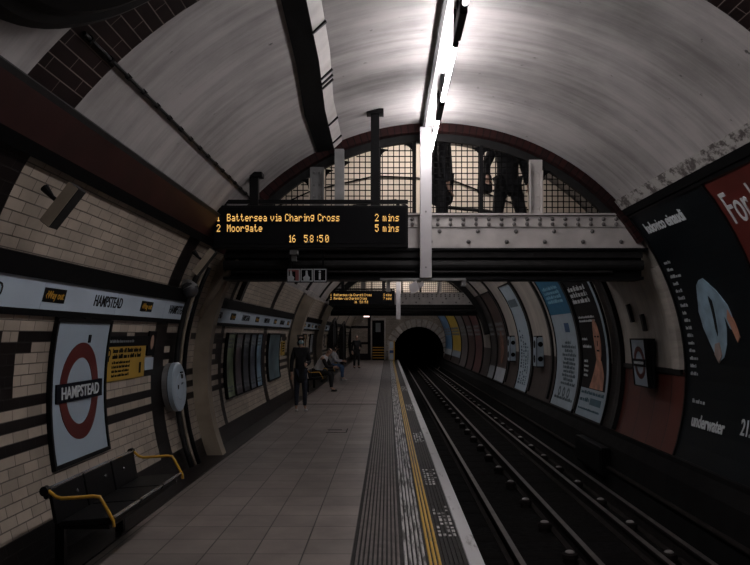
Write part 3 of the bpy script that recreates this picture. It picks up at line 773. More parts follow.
mb = MB(); mb.box(X(295.5), X(299), ys_-.006, ys_, Z(281), Z(270)); mb.box(X(288.2), X(299), ys_-.004, ys_, Z(271.3), Z(269.5)); mb.build('red_pictogram', mat('pictogram_red', (.35, .10, .10), bump=0), t)
mb = MB(); mb.box(X(289), X(291), ys_+.01, ys_+.04, Z(268), 2.76); mb.box(X(322), X(324), ys_+.01, ys_+.04, Z(268), 2.76); mb.build('hanger', BLACKM, t)
# junction box and chute hung on the bridge underside
mb = MB(); mb.box(-1.24, -1.18, 10.02, 10.10, 2.60, 2.74); mb.box(-1.26, -1.16, 10.0, 10.10, 2.68, 2.74)
tag(mb.build('junction_box', GREYM), 'grey junction bracket on the near footbridge just below the big board', 'junction box')

# ================================================================== ROUNDELS
def roundel(t, mp, w, h, ro, ri, bl, bh, txt, off=.0, cv=.0, red=SIGNRED, lh=.66):
    mb = MB(); mb.shell(*rect2(-w/2, w/2, -h/2, h/2, 6, 10), mp, off-.03, off+.02); mb.build('board', SIGNWHITE, t)
    mb = MB(); frame2(mb, mp, -w/2, w/2, -h/2, h/2, .03*w/1.16+.004, off-.03, off+.035); mb.build('frame', BLACKM, t)
    mb = MB(); mb.shell(*ring2(0, cv, ri, ro), mp, off+.015, off+.026); mb.build('ring', red, t)
    mb = MB(); mb.shell(*rect2(-bl/2, bl/2, cv-bh/2, cv+bh/2, 8, 2), mp, off+.02, off+.034); mb.build('bar', SIGNBLUE, t)
    v, f = text2(txt, 1, 1, cut=.3, bold=.012); wd = max(p[0] for p in v)-min(p[0] for p in v); hh = max(p[1] for p in v)-min(p[1] for p in v)
    mid = (max(p[1] for p in v)+min(p[1] for p in v))/2
    sx = bl*.82/wd; sy = bh*lh/hh
    mb = MB(); mb.shell([(p[0]*sx, cv+(p[1]-mid)*sy) for p in v], f, mp, off+.03, off+.040); mb.build('lettering', INKW, t)
RPH = R_(1.0)
t = thing('station_roundel', tuple(wall(-1, 6.67, R_(-9))), 'big white HAMPSTEAD roundel board with red ring on the left wall above the bench', 'station sign')
roundel(t, wmap(-1, 6.67, R_(1.2)), 1.14, 1.15, .415, .285, .98, .155, 'HAMPSTEAD', .0, -.012)
mb = MB(); mb.shell(*rect2(.10, .15, .40, .47), wmap(-1, 6.67, R_(1.2)), .015, .028); mb.build('mark', INK, t)
mb = MB(); mb.shell(*rect2(-.06, .06, .60, .64), wmap(-1, 6.67, R_(1.2)), -.01, .03); mb.build('bracket', BLACKM, t)
# small box roundel on the right wall
t = thing('station_roundel', (3.7, 11.3, .9), 'small boxed roundel sign on the pale right wall above red dado panels', 'station sign')
pm = lambda u, v, o: Vector((3.66-o-.10*v, 11.28-u, 1.25+v))
roundel(t, pm, .60, .66, .235, .165, .50, .11, 'HAMPSTEAD', 0, lh=.36)
mb = MB(); mb.add([(3.70-.033*0+.04, 10.95, .90), (3.75, 10.95, .90), (3.75, 10.95, 1.60), (3.66, 10.95, 1.60), (3.74, 11.61, .90), (3.80, 11.61, .90), (3.80, 11.61, 1.60), (3.66, 11.61, 1.60)],
   [(0, 1, 2, 3), (4, 5, 6, 7), (0, 4, 7, 3), (1, 5, 6, 2), (3, 2, 6, 7), (0, 1, 5, 4)]); mb.build('case', BLACKM, t)

# ================================================================== FRIEZES
V0, V1 = RT*R_(12.9), RT*R_(16.9)
def frieze(ya, yb, label, names, ways, joint=1.55):
    mp = wmap(-1, 0, 0); vc = (V0+V1)/2
    t = thing('name_frieze', (-2.55, (ya+yb)/2, 1.85), label, 'station name frieze')
    y = ya
    while y < yb-.05:
        e = min(yb, y+joint); mb = MB(); mb.shell(*rect2(y+.004, e-.004, V0, V1, 1, 3), mp, -.02, .03); mb.build('panel', FRIEZE, t); y = e
    for y in names:
        v, f = text2('HAMPSTEAD', .145, .86, cut=.05, bold=.001); mb = MB(); mb.shell(*move2((v, f), y, vc-.005), mp, .028, .034); mb.build('lettering', INK, t)
    for y in ways:
        mb = MB(); mb.shell(*rect2(y-.19, y+.19, vc-.055, vc+.055, 2, 1), mp, .028, .034)
        pl_ = mb.build('way_out_label', INK, t)
        v, f = text2('\u2039Way out', .085, .95, cut=.05, bold=.0008); mb = MB(); mb.shell(*move2((v, f), y, vc), mp, .033, .037); mb.build('lettering', BRASS, pl_)
frieze(2.6, 10.03, 'pale blue HAMPSTEAD name frieze on the near left wall above the roundel', (4.75, 7.05, 9.35), (3.6, 5.9, 8.15))
frieze(10.95, 20.2, 'middle stretch of station name frieze above the dark poster row', (11.5, 13.85, 16.25, 18.6), (12.7, 15.05, 17.45, 19.7), 2.3)
frieze(21.6, 33.6, 'far stretch of station name frieze above the seated people', (22.5, 24.9, 27.3, 29.7, 32.0), (23.7, 26.1, 28.5, 30.9), 2.4)

# ================================================================== LEFT WALL SIGNS
t = thing('service_notice', tuple(wall(-1, 7.8, R_(2))), 'yellow service notice with black heading right of the big roundel', 'notice')
mp = wmap(-1, 7.86, 0)
mb = MB(); mb.shell(*rect2(-.62, .58, RT*R_(1.5), RT*R_(7.4), 3, 3), mp, -.01, .015); mb.build('sheet', YELLOWSIGN, t)
mb = MB(); mb.shell(*rect2(-.62, .72, RT*R_(7.4), RT*R_(9.2), 3, 2), mp, -.01, .018); mb.build('heading', INK, t)
rng = random.Random(5); mb = MB()
words(mb, mp, -.42, .50, RT*R_(6.6), .045, .014, .018, rng); words(mb, mp, -.42, .50, RT*R_(5.6), .045, .014, .018, rng)
for q in range(4): words(mb, mp, -.42, .12, RT*R_(4.6-.75*q), .028, .014, .018, rng)
mb.shell(*ring2(-.52, RT*R_(6.3), .025, .042, 20), mp, .014, .018); mb.shell(*rect2(-.53, -.51, RT*R_(4.9), RT*R_(5.6)), mp, .014, .018)
mb.shell(*rect2(.40, .46, RT*R_(2.3), RT*R_(4.3), 1, 2), mp, .014, .018); mb.build('lettering', INK, t)
mb = MB(); words(mb, mp, -.58, .20, RT*R_(8.3), .03, .017, .021, rng); mb.build('lettering', INKDIM, t)
t = thing('small_poster', tuple(wall(-1, 8.62, R_(3))), 'small dark portrait poster beside the yellow notice', 'poster')
mp = wmap(-1, 8.60, 0)
mb = MB(); mb.shell(*rect2(-.10, .16, RT*R_(5.4), RT*R_(10.2), 1, 3), mp, -.01, .02); mb.build('sheet', INK, t)
mb = MB(); v2 = [(.02+.055*math.cos(a), RT*R_(8.0)+.08*math.sin(a)) for a in [2*math.pi*q/16 for q in range(16)]]; mb.shell(*blob2(v2), mp, .018, .024); mb.build('picture', SKIN, t)
t2 = MB(); t2.shell(*rect2(-.12, .16, RT*R_(2.6), RT*R_(5.0), 1, 2), mp, -.01, .015)
tag(t2.build('paper_notice', FRIEZE), 'small pale paper notice under the little portrait poster', 'notice')
# round help point drum
t = thing('help_point', (-2.5, 9.42, 1.0), 'round white help point drum on the black tiled column', 'help point')
c0 = Vector((-2.64, 9.40, 1.02)); nx = Vector((1, -.02, .06)).normalized()
mb = MB(); mb.tube([c0, c0+nx*.06], [.29, .29], 40); mb.build('back_drum', GREYM, t)
mb = MB(); mb.tube([c0+nx*.07, c0+nx*.125, c0+nx*.135], [.295, .295, .275], 40); mb.build('face_drum', SIGNWHITE, t)
mb = MB(); mb.tube([c0+nx*.06, c0+nx*.072], [.285, .285], 40); mb.build('groove', BLACK, t)
mb = MB(); f0 = c0+nx*.136
for dy, dz, a, b in ((.10, .0, .055, .045), (.08, .12, .03, .025), (.09, -.10, .02, .02), (.085, -.15, .02, .012), (-.09, .0, .02, .025), (.06, .17, .05, .008)):
    mb.obox(f0+Vector((.0, dy, dz)), (.006, 0, 0), (0, a, 0), (0, 0, b))
mb.build('control', INK, t)
mb = MB(); mb.tube([f0, f0+nx*.006], [.16, .15], 32); mb.build('inset', FRIEZE, t)

# wall boxes (speakers) under the beam
def wall_box(y, label, s=1.0):
    t = thing('wall_speaker', (-2.1, y, 2.3), label, 'loudspeaker', 'loudspeakers under the maroon beam')
    a = Vector((-2.20, y, 2.36)); b = Vector((-2.005, y, 2.61)); d = (b-a)*.5*s; u = Vector((d.z, 0, -d.x)).normalized()
    c = (a+b)/2
    mb = MB(); mb.obox(c, d, u*.04, Vector((0, .065, 0))); mb.build('cabinet', DARKIRON, t, bevel=.008)
    mb = MB(); mb.obox(c+Vector((0, -.067, 0)), d*.97, u*.036, Vector((0, .004, 0))); mb.build('front_plate', BEIGE, t)
    mb = MB(); mb.tube([c, c-u*.10+Vector((0, .02, 0)), c-u*.17+Vector((0, .03, .02))], [.015, .015, .03], 10); mb.build('bracket', BLACKM, t)
wall_box(5.05, 'slanting grey box loudspeaker nearest, on the left wall under the maroon beam')
wall_box(8.95, 'second slanting grey loudspeaker at the left edge of the big board', 1.1)
# domed camera
t = thing('dome_camera', (-2.35, 9.35, 2.2), 'shiny dome camera on the black column above the name frieze', 'camera')
mb = MB(); mb.ball((-2.36, 9.3, 2.19), .10, (1, 1, 1), 20, 12); mb.build('dome', mat('dome_glass', (.05, .05, .055), rough=.12, bump=0), t, smooth=True)
mb = MB(); mb.tube([(-2.50, 9.3, 2.27), (-2.38, 9.3, 2.27), (-2.36, 9.3, 2.21)], [.04, .05, .105], 16); mb.build('mount', GREYM, t)
# vertical pipe bundle on the left wall in front of the beige rib
for i, (r, off, lab) in enumerate(((.032, .05, 'thick dark wall pipe curving up the near left rib'), (.018, .085, 'thin pale wall pipe beside the thick one at the near left rib'), (.026, .12, 'dark wall pipe closest to the platform at the near left rib'))):
    y = 9.60+.06*i
    pth = [wall(-1, y, R_(a), off) for a in [-20+q*(46/12) for q in range(13)]]
    mb = MB(); mb.tube(pth, r, 10); tag(mb.build('wall_pipe', (DARKIRON, BEIGE, BLACKM)[i], smooth=True), lab, 'pipe')
mb = MB(); mb.tube([(-2.5, 10.3, 1.9), (-2.2, 10.25, 2.35), (-1.95, 10.2, 2.62)], .04, 10)
tag(mb.build('brace', BEIGE, smooth=True), 'pale slanting brace between the left rib and footbridge', 'brace')
t = MB(); t.shell(*rect2(10.7, 11.7, RT*R_(22), RT*R_(31), 2, 3), wmap(-1, 0, 0), -.01, .03)
tag(t.build('wall_panel', mat('greenish_panel', (.17, .17, .14), var=.1)), 'plain grey-green panel on the upper left wall past the rib', 'panel')

# row of dark framed posters past the rib
colr = [((.16, .21, .12), 'green landscape'), ((.11, .09, .10), 'dark figure'), ((.06, .065, .08), 'charcoal'), ((.10, .12, .16), 'slate grey'), ((.20, .32, .42), 'pale blue')]
yy = 12.58
for i, (c, nm) in enumerate(colr):
    w = .64
    t = thing('escalator_poster', tuple(wall(-1, yy+w/2, R_(-8))), 'tall narrow %s poster in the left wall row' % nm, 'poster', 'tall dark posters on the left wall')
    mp = wmap(-1, yy+w/2, 0)
    mb = MB(); mb.shell(*rect2(-w/2+.03, w/2-.03, RT*R_(-8.7), RT*R_(9.7), 1, 8), mp, 0, .04); mb.build('sheet', mat('poster_%s' % nm.replace(' ', '_'), c, rough=.3, var=.7, scale=3, bump=0), t)
    mb = MB(); frame2(mb, mp, -w/2+.03, w/2-.03, RT*R_(-8.7), RT*R_(9.7), .025, -.01, .055); mb.build('frame', BLACKM, t)
    mb = MB(); rng = random.Random(i)
    for q in range(3): words(mb, mp, -w/2+.08, w/2-.08, RT*R_(8.2-1.1*q), .05, .04, .045, rng)
    for q in range(2): words(mb, mp, -w/2+.08, w/2-.08, RT*R_(-6.0-1.1*q), .035, .04, .045, rng)
    mb.build('lettering', INKDIM, t); yy += w+.07
for (ya, yb, cc, lab) in ((17.0, 18.7, (.07, .12, .14), 'wide dark teal poster after the narrow poster row'),):
    t = thing('poster', tuple(wall(-1, 17.8, R_(-8))), lab, 'poster'); mp = wmap(-1, (ya+yb)/2, 0); h_ = (yb-ya)/2
    mb = MB(); mb.shell(*rect2(-h_, h_, RT*R_(-8.2), RT*R_(9.6), 2, 8), mp, 0, .04); mb.build('sheet', mat('teal_poster', cc, rough=.3, var=.6, scale=2, bump=0), t)
    mb = MB(); frame2(mb, mp, -h_, h_, RT*R_(-8.2), RT*R_(9.6), .03, -.01, .055); mb.build('frame', BLACKM, t)
t = thing('notice', tuple(wall(-1, 19.4, 0)), 'small yellow notice on the left wall before the second rib', 'notice')
mb = MB(); mb.shell(*rect2(-.28, .28, RT*R_(.5), RT*R_(6.5), 1, 3), wmap(-1, 19.55, 0), 0, .03); mb.build('sheet', YELLOWSIGN, t)
mb = MB(); rng = random.Random(8)
for q in range(4): words(mb, wmap(-1, 19.55, 0), -.22, .22, RT*R_(5.6-1.1*q), .04, .03, .034, rng)
mb.build('lettering', INK, t)
for y, c, lab in ((24.2, (.30, .17, .05), 'orange poster behind the seated people'), (26.6, (.25, .26, .27), 'pale poster behind the seated people'), (29.6, (.10, .09, .08), 'brown poster by the dark passage')):
    t = thing('poster', tuple(wall(-1, y, R_(-2))), lab, 'poster'); mp = wmap(-1, y, 0)
    mb = MB(); mb.shell(*rect2(-.5, .5, RT*R_(-1), RT*R_(9.5), 1, 4), mp, 0, .03); mb.build('sheet', mat('far_poster_%d' % int(y), c, var=.4, scale=3, bump=0), t)
    mb = MB(); frame2(mb, mp, -.5, .5, RT*R_(-1), RT*R_(9.5), .04, -.01, .045); mb.build('frame', BLACKM, t)
    mb = MB(); rng = random.Random(int(y))
    for q in range(4): words(mb, mp, -.42, .42, RT*R_(8.4-1.6*q), .07, .03, .035, rng)
    mb.build('lettering', INKDIM, t)

# ================================================================== RIGHT WALL POSTERS
def poster_r(ya, yb, p0, p1, sheet, label, name='poster', frame=True, fm=None):
    yc = (ya+yb)/2; t = thing(name, tuple(wall(1, yc, p0)), label, 'poster'); h = (yb-ya)/2
    mp = wmap(1, yc, 0)
    mb = MB(); mb.shell(*rect2(-h, h, RT*p0, RT*p1, 3, 16), mp, -.01, .02); mb.build('sheet', sheet, t, smooth=False)
    if frame:
        mb = MB(); frame2(mb, mp, -h, h, RT*p0, RT*p1, .035, -.01, .04, nv=16); mb.build('frame', fm or BLACKM, t)
    return t, mp, h
A = lambda d: RT*R_(d)
BLKPAPER = mat('black_poster_paper', (.004, .0065, .0085), rough=.5, var=.3, scale=1.2, bump=0, spec=.15)
t, mp, h = poster_r(7.76, 9.96, R_(-18.2), R_(38.9), BLKPAPER, 'huge black concert poster with pale blue shape and the word underwater')
mb = MB(); mb.shell(*move2(text2('ludovico einaudi', .205, .92, cut=.06, bold=.004), -.30, A(35.0)), mp, .02, .027); mb.build('artist_lettering', INKW, t)
mb = MB(); mb.shell(*move2(text2('underwater', .215, .92, cut=.06, bold=.005), -.36, A(-9.4)), mp, .02, .027)
mb.shell(*move2(text2('21.01', .25, .8, cut=.06, bold=.003), .72, A(-8.3)), mp, .02, .027); mb.build('title_lettering', INKW, t)
mb = MB(); rng = random.Random(11)
for q in range(16):
    v = A(26.3-1.70*q); wl = (.22, .2, .36, .17, .2, .22, .24, .15, .2, .2, .2, .18, .2, .26, .2, .24)[q]
    words(mb, mp, -.97, -.97+wl, v, .042, .02, .026, rng, fill=1)
words(mb, mp, -.88, -.50, A(-5.2), .05, .02, .026, rng, fill=1)
mb.build('small_print', mat('ink_grey', (.40, .43, .45), bump=0), t)
PALEBLUE = mat('washed_blue', (.24, .35, .43), rough=.5, var=.35, scale=4, bump=0)
def shape(pts, m, nm, o=.026):
    mb = MB(); mb.shell(*blob2(pts), mp, .018, o); return mb.build(nm, m, t)
# a generic drifting pale cloth-like form with an orange tip
cu, cvv = -.16, A(13.3)
outl = [(-.02, .62), (.10, .64), (.22, .54), (.30, .36), (.36, .10), (.36, -.20), (.30, -.46), (.20, -.66), (.06, -.74), (-.04, -.62), (-.16, -.42), (-.27, -.18), (-.30, .10), (-.22, .34), (-.14, .54)]
# subdivided outline for smoothness
sm = []
for i in range(len(outl)):
    a, b = outl[i], outl[(i+1) % len(outl)]; sm += [a, ((a[0]+b[0])/2, (a[1]+b[1])/2)]
shape([(cu+x, cvv+y*.72) for x, y in sm], PALEBLUE, 'picture')
shape([(cu+x, cvv+y*.72) for x, y in [(.10, .34), (.16, .26), (.14, 0), (.12, -.26), (.10, -.32), (.07, -.2), (.08, .1), (.08, .28)]], BLKPAPER, 'picture_fold', .030)
shape([(cu+x, cvv+y*.72) for x, y in [(.16, .58), (.34, .42), (.52, .16), (.62, -.28), (.46, -.20), (.36, .02), (.22, .26)]], PALEBLUE, 'picture_wing', .030)
shape([(cu+x, cvv+y*.72) for x, y in [(.50, .10), (.60, -.10), (.66, -.34), (.60, -.42), (.52, -.24), (.44, -.04)]], mat('warm_tint', (.42, .20, .13), var=.3, bump=0), 'picture_tip', .034)
shape([(cu+x, cvv+y*.72) for x, y in [(.00, -.45), (.12, -.42), (.16, -.62), (.06, -.76), (-.04, -.62)]], mat('skin_tint', (.34, .26, .23), var=.3, bump=0), 'picture_foot', .034)
# red poster
REDPAPER = mat('red_poster_paper', (.095, .014, .010), rough=.45, var=.25, scale=1.5, bump=0)
t, mp, h = poster_r(5.45, 7.70, R_(-18.2), R_(38.9), REDPAPER, 'brick red poster with large white letters at the right edge')
mb = MB(); mb.shell(*move2(text2('For h', .50, .66, align='LEFT', cut=.08, bold=.0), -1.03, A(32.6)), mp, .02, .028); mb.build('lettering', INKW, t)
# black/man poster (Y 13.4-15.3)
t, mp, h = poster_r(13.42, 15.28, R_(-18), R_(36), mat('pale_blue_paper', (.32, .41, .48), rough=.4, var=.1, bump=0), 'tall poster with a bare-shouldered figure on black and pale blue foot')
mb = MB(); mb.shell(*rect2(-h, h-.20, A(-8.5), A(35.9), 2, 12), mp, .018, .024); mb.build('black_field', INK, t)
rng = random.Random(21); mb = MB()
for q in range(3): words(mb, mp, -h+.12, h-.35, A(25.5-2.2*q), .10, .024, .029, rng, fill=.9)
for q in range(2): words(mb, mp, -h+.14, h-.5, A(15.5-1.3*q), .045, .024, .029, rng)
words(mb, mp, -h+.10, -h+.5, A(8), .05, .024, .029, rng); words(mb, mp, -h+.10, -h+.75, A(5.5), .06, .024, .029, rng)
for q in range(4): words(mb, mp, -h+.14, -h+.45, A(0.5-1.6*q), .05, .024, .029, rng)
mb.build('lettering', INKW, t)
SKT = mat('printed_skin', (.42, .20, .13), rough=.5, var=.45, scale=6, bump=0)
def shp(pts, m, nm, o): mb = MB(); mb.shell(*blob2(pts), mp, .02, o); mb.build(nm, m, t)
hx, hz = .24, A(2)
shp([(hx+.22*math.cos(a), hz+.42*math.sin(a)+.30) for a in [2*math.pi*q/20 for q in range(20)]], SKT, 'picture_face', .030)
shp([(hx-.55, hz-.58), (hx+.36, hz-.58), (hx+.36, hz-.30), (hx+.18, hz-.05), (hx-.14, hz-.02), (hx-.34, hz-.30)], SKT, 'picture_shoulders', .029)
mb = MB(); mb.shell(*rect2(hx-.14, hx-.03, hz+.38, hz+.41), mp, .028, .033); mb.shell(*rect2(hx+.05, hx+.16, hz+.38, hz+.41), mp, .028, .033); mb.shell(*rect2(hx-.08, hx+.09, hz+.12, hz+.15), mp, .028, .033); mb.shell(*rect2(hx-.01, hx+.03, hz+.22, hz+.32), mp, .028, .033); mb.build('picture_features', INK, t)
mb = MB(); rng = random.Random(5); mb.shell(*rect2(-.10, .62, A(-13.6), A(-11.4), 2, 1), mp, .018, .026)
words(mb, mp, -h+.1, h-.1, A(-10), .06, .018, .026, rng); words(mb, mp, -h+.1, -.15, A(-12.5), .08, .018, .026, rng); words(mb, mp, -h+.1, h-.2, A(-15.5), .04, .018, .026, rng)
mb.build('foot_lettering', mat('ink_teal', (.05, .12, .16), bump=0), t)
# blue and pale poster
t, mp, h = poster_r(15.55, 17.6, R_(-18), R_(36), mat('pale_grey_blue_paper', (.36, .44, .50), rough=.4, var=.12, bump=0), 'pale poster with a bright blue top panel beside the figure poster')
mb = MB(); mb.shell(*rect2(-h, h, A(17.5), A(36), 2, 6), mp, .018, .024); mb.build('blue_field', mat('sky_blue_ink', (.015, .13, .24), bump=0, var=.1), t)
mb = MB(); rng = random.Random(31)
for q in range(4): words(mb, mp, -h+.25, h-.3, A(28-1.8*q), .08, .024, .03, rng)
mb.build('blue_lettering', mat('ink_lightblue', (.20, .42, .55), bump=0), t)
mb = MB(); mb.shell(*rect2(.05, .45, A(10.5), A(14), 1, 1), mp, .018, .026); mb.build('emblem', mat('deep_blue', (.02, .07, .18), bump=0), t)
mb = MB()
for q in range(11):
    v = A(6.5-1.55*q); ww = .35+.45*abs(math.sin(q*1.7)); words(mb, mp, .15-ww*.8, .15+ww*.8, v, .07, .018, .026, rng, fill=1)
for q in (-.45, -.05, .35): mb.shell(*ring2(q, A(-12.2), .06, .11, 16), mp, .018, .026)
words(mb, mp, -h+.2, h-.1, A(-14.7), .07, .018, .026, rng)
mb.build('lettering', mat('ink_slate', (.08, .11, .13), bump=0), t)
# pale narrow poster with vertical lettering
t, mp, h = poster_r(20.75, 22.6, R_(-18), R_(36), mat('ice_paper', (.40, .50, .57), rough=.4, var=.08, bump=0), 'pale ice-blue poster with sideways dark lettering in the middle of the right wall')
mb = MB(); rng = random.Random(41)
mp0 = mp
for q, u in enumerate((-.55, -.2, .12, .42)):
    words(mb, lambda a, b, o: mp0(a, b, o), u*1.0, u+.0001, 0, .1, .02, .03, rng)
    rm = (lambda uu: (lambda a, b, o: mp0(uu-b, a, o)))(u)
    words(mb, rm, A(-15), A(13-3*q), 0, (.17, .12, .17, .10)[q], .02, .03, rng, fill=1)
mb.build('lettering', mat('ink_navy_grey', (.05, .09, .14), bump=0), t)
mb = MB(); mb.shell(*rect2(-.8, .5, A(24), A(28), 2, 2), mp, .018, .024); mb.build('heading', mat('ink_mid', (.10, .14, .17), bump=0), t)
# brown and white poster, dark red posters further on
def simple_poster(ya, yb, p0, p1, col, lab, foot=None, seed=1, var=.4):
    t, mp, h = poster_r(ya, yb, R_(p0), R_(p1), mat('paper_%d' % seed, col, rough=.45, var=var, scale=1.5, bump=0), lab)
    mb = MB(); rng = random.Random(seed)
    for q in range(3): words(mb, mp, -h+.2, h-.3, A(16-3*q), .12, .02, .028, rng)
    mb.build('lettering', INKDIM, t)
    if foot: mb = MB(); mb.shell(*rect2(-h, h, A(p0), A(foot[0]), 1, 3), mp, .018, .026); mb.build('foot_panel', mat('foot_%d' % seed, foot[1], bump=0, var=.1), t)
    return t, mp, h
t, mp, h = simple_poster(24.85, 27.0, -18, 36, (.06, .04, .035), 'brown poster with a pale foot panel, nearer the far footbridge', (-10, (.42, .46, .50)), 51)
shp([(-.1+.35*math.cos(a), A(2)+.55*math.sin(a)) for a in [2*math.pi*q/18 for q in range(18)]], mat('sepia_print', (.20, .10, .07), var=.5, bump=0), 'picture', .03)
simple_poster(27.3, 28.8, -18, 36, (.05, .045, .045), 'dark charcoal poster just before the far footbridge', (-10, (.38, .42, .46)), 52)
simple_poster(31.4, 33.9, -18, 36, (.09, .02, .02), 'dark red poster just beyond the far footbridge', None, 53)
simple_poster(34.3, 36.8, -18, 36, (.05, .02, .02), 'dim maroon poster, second beyond the far footbridge', None, 54)
simple_poster(37.3, 40.2, -18, 36, (.10, .09, .09), 'grey poster beside the yellow one near the tunnel mouth', None, 55)
simple_poster(40.6, 45.8, -12, 34, (.50, .34, .04), 'yellow poster near the tunnel mouth', (-6, (.25, .3, .36)), 56, .15)
simple_poster(46.2, 51.6, -12, 34, (.12, .25, .42), 'blue poster closest to the tunnel mouth', (-6, (.45, .48, .5)), 57, .3)
# two little platform signs between posters
for y, lab in ((19.4, 'small white sign box with two black symbols between pale posters'), (23.6, 'small sign box with symbols further along, beside the brown poster')):
    t = thing('marker_sign', (3.75, y, .87), lab, 'sign')
    mb = MB(); mb.box(3.66, 3.84, y-.2, y+.2, .85, 1.63); mb.build('case', BLACKM, t)
    mb = MB(); mb.box(3.645, 3.66, y-.17, y+.17, .88, 1.60); mb.box(3.70, 3.80, y-.215, y-.2, .88, 1.6); mb.box(3.67, 3.83, y-.21, y-.2, .88, 1.58); mb.build('face', SIGNWHITE, t)
    mb = MB()
    for z in (1.42, 1.06): mb.cyl((3.75, y-.211, z), (3.75, y-.218, z), .065, 14); mb.cyl((3.645, y, z), (3.638, y, z), .10, 14)
    mb.build('symbol', INK, t)
# pipe along the bottom of right plaster near the bridge + fixtures on plaster
mb = MB(); mb.shell(*rect2(-1.25, 1.25, A(.2), A(1.4), 4, 1), wmap(1, 11.4, 0), 0, .035)
struct(mb.build('trim_40', DARKIRON))
mb = MB(); mb.shell(*rect2(-.04, .04, A(13), A(18), 1, 3), wmap(1, 11.9, 0), 0, .05)
tag(mb.build('wall_bracket', DARKIRON), 'dark little bracket on the pale right wall above the small roundel', 'bracket')
mb = MB(); mb.shell(*rect2(-.04, .04, A(10.5), A(15), 1, 3), wmap(1, 11.4, 0), 0, .05)
tag(mb.build('wall_bracket', DARKIRON), 'second, slightly nearer dark bracket on the pale right wall', 'bracket')

# ================================================================== BENCHES
def bench(loc, label, n=3, seat=.56):
    t = thing('platform_bench', loc, label, 'bench'); L_ = n*seat
    # local: x = towards track, y along platform, z up, origin on floor at wall-side centre
    for i in range(n):
        y0 = -L_/2+i*seat+.012; y1 = y0+seat-.024
        mb = MB(); mb.prism_y([(.04, .40), (.42, .415), (.44, .44), (.42, .455), (.04, .43)], y0, y1); mb.build('seat', BLACKM, t, local=True, bevel=.006)
        mb = MB(); mb.prism_y([(-.01, .42), (.02, .41), (-.03, .64), (-.055, .645)], y0, y1); mb.build('backrest', BLACKM, t, local=True, bevel=.005)
        mb = MB(); mb.box(.425, .447, y0+.01, y1-.01, .452, .462); mb.build('front_trim', CHROME, t, local=True)
        mb = MB(); mb.box(-.058, -.030, y0+.01, y1-.01, .642, .652); mb.build('top_trim', CHROME, t, local=True)
    mb = MB(); mb.box(.02, .40, -L_/2+.03, L_/2-.03, .375, .40); mb.cyl((-.05, -L_/2-.02, .60), (-.05, L_/2+.02, .60), .02, 8); mb.build('frame_rail', BLACKM, t, local=True)
    for y in (-L_/2+.25, L_/2-.25):
        mb = MB(); mb.box(-.10, -.03, y-.03, y+.03, .0, .40); mb.box(-.10, .05, y-.03, y+.03, .35, .40); mb.build('leg', BLACKM, t, local=True)
    for y in (-L_/2-.01, L_/2+.01):
        mb = MB(); mb.tube([(-.06, y, .635), (-.03, y, .632), (.02, y, .595), (.06, y, .585), (.30, y, .60), (.345, y, .595), (.37, y, .56), (.445, y, .44), (.45, y, .40)], .012, 10)
        ar = mb.build('armrest', BRASS, t, local=True, smooth=True)
        mb = MB(); mb.cyl((-.06, y-.025, .635), (-.06, y+.025, .635), .032, 14); mb.build('armrest_cap', BLACKM, ar, local=True)
    # slotted decoration: small bright studs
    for (x, y, z) in ((-.035, -.45, .56), (-.035, .1, .56), (-.03, .5, .55)):
        mb = MB(); mb.ball((x+.03, y, z), .012, (1, 1, 1), 8, 6); mb.build('stud', CHROME, t, local=True)
    t.scale = (.88, 1, 1)
    return t
b1 = bench((-2.18, 5.93, 0), 'black metal bench with yellow armrests below the big roundel')
b2 = bench((-2.24, 23.3, 0), 'far black bench with the person in white vest seated on it', 4, .6)
b3 = bench((-2.24, 28.1, 0), 'farthest black bench with the person in jeans seated on it', 4, .6)

# ================================================================== RAILS, SLEEPERS, INSULATORS
def rail(x, label, top=-.60, cond=False):
    t = thing('conductor_rail' if cond else 'running_rail', (x, 25, -.80), label, 'rail')
    mb = MB(); w = .035
    mb.prism_y([(x-.07, -.76), (x+.07, -.76), (x+.07, -.745), (x+.012, -.73), (x+.012, top-.045), (x+w, top-.03), (x+w, top-.004), (x-w, top-.004), (x-w, top-.03), (x-.012, top-.045), (x-.012, -.73), (x-.07, -.745)], -1.9, 74)
    mb.build('rail_body', RAILDK, t)
    mb = MB(); mb.box(x-.028, x+.028, -1.9, 74, top-.006, top); mb.build('rail_head', RAIL, t)
rail(1.33, 'running rail nearest the platform edge'); rail(2.79, 'far running rail, second from the right wall')
rail(2.07, 'centre conductor rail between the two running rails', -.57, True); rail(3.15, 'outer conductor rail next to the dark right wall', -.56, True)
mb = MB(); mb.box(.95, 3.35, -.12, .12, -.80, -.762)
sl = mb.build('sleeper', SLEEPER, local=True, bevel=.01); tag(sl, 'dark sleeper across the trackbed', 'sleeper', 'sleepers under the rails'); sl.location = (0, 4.2, 0)
for i in range(1, 66):
    c = sl.copy(); COL.objects.link(c); c.location = (0, 4.2+.72*i, 0)
def pot(x, y, lab, grp, z=-.80):
    t = thing('rail_insulator', (x, y, z), lab, 'insulator', grp)
    mb = MB(); mb.tube([(0, 0, .0), (0, 0, .05), (0, 0, .055), (0, 0, .10), (0, 0, .115)], [.075, .07, .09, .085, .05], 14); mb.build('pot_body', RAILDK, t, local=True)
    mb = MB(); mb.ball((-.0, 0, .115), .05, (1, 1, .45), 14, 8); mb.build('cap', POT, t, local=True, smooth=True)
    return t
pa = pot(1.925, 5.6, 'white-capped insulator beside the centre conductor rail', 'insulators along the centre rail', -.765)
pb_ = pot(2.975, 5.6, 'white-capped insulator beside the outer conductor rail', 'insulators along the outer rail', -.765)
for i in range(1, 34):
    for o_ in (pa, pb_):
        c = copy_tree(o_); c.location = (o_.location.x, 5.6+1.33*i, -.765)
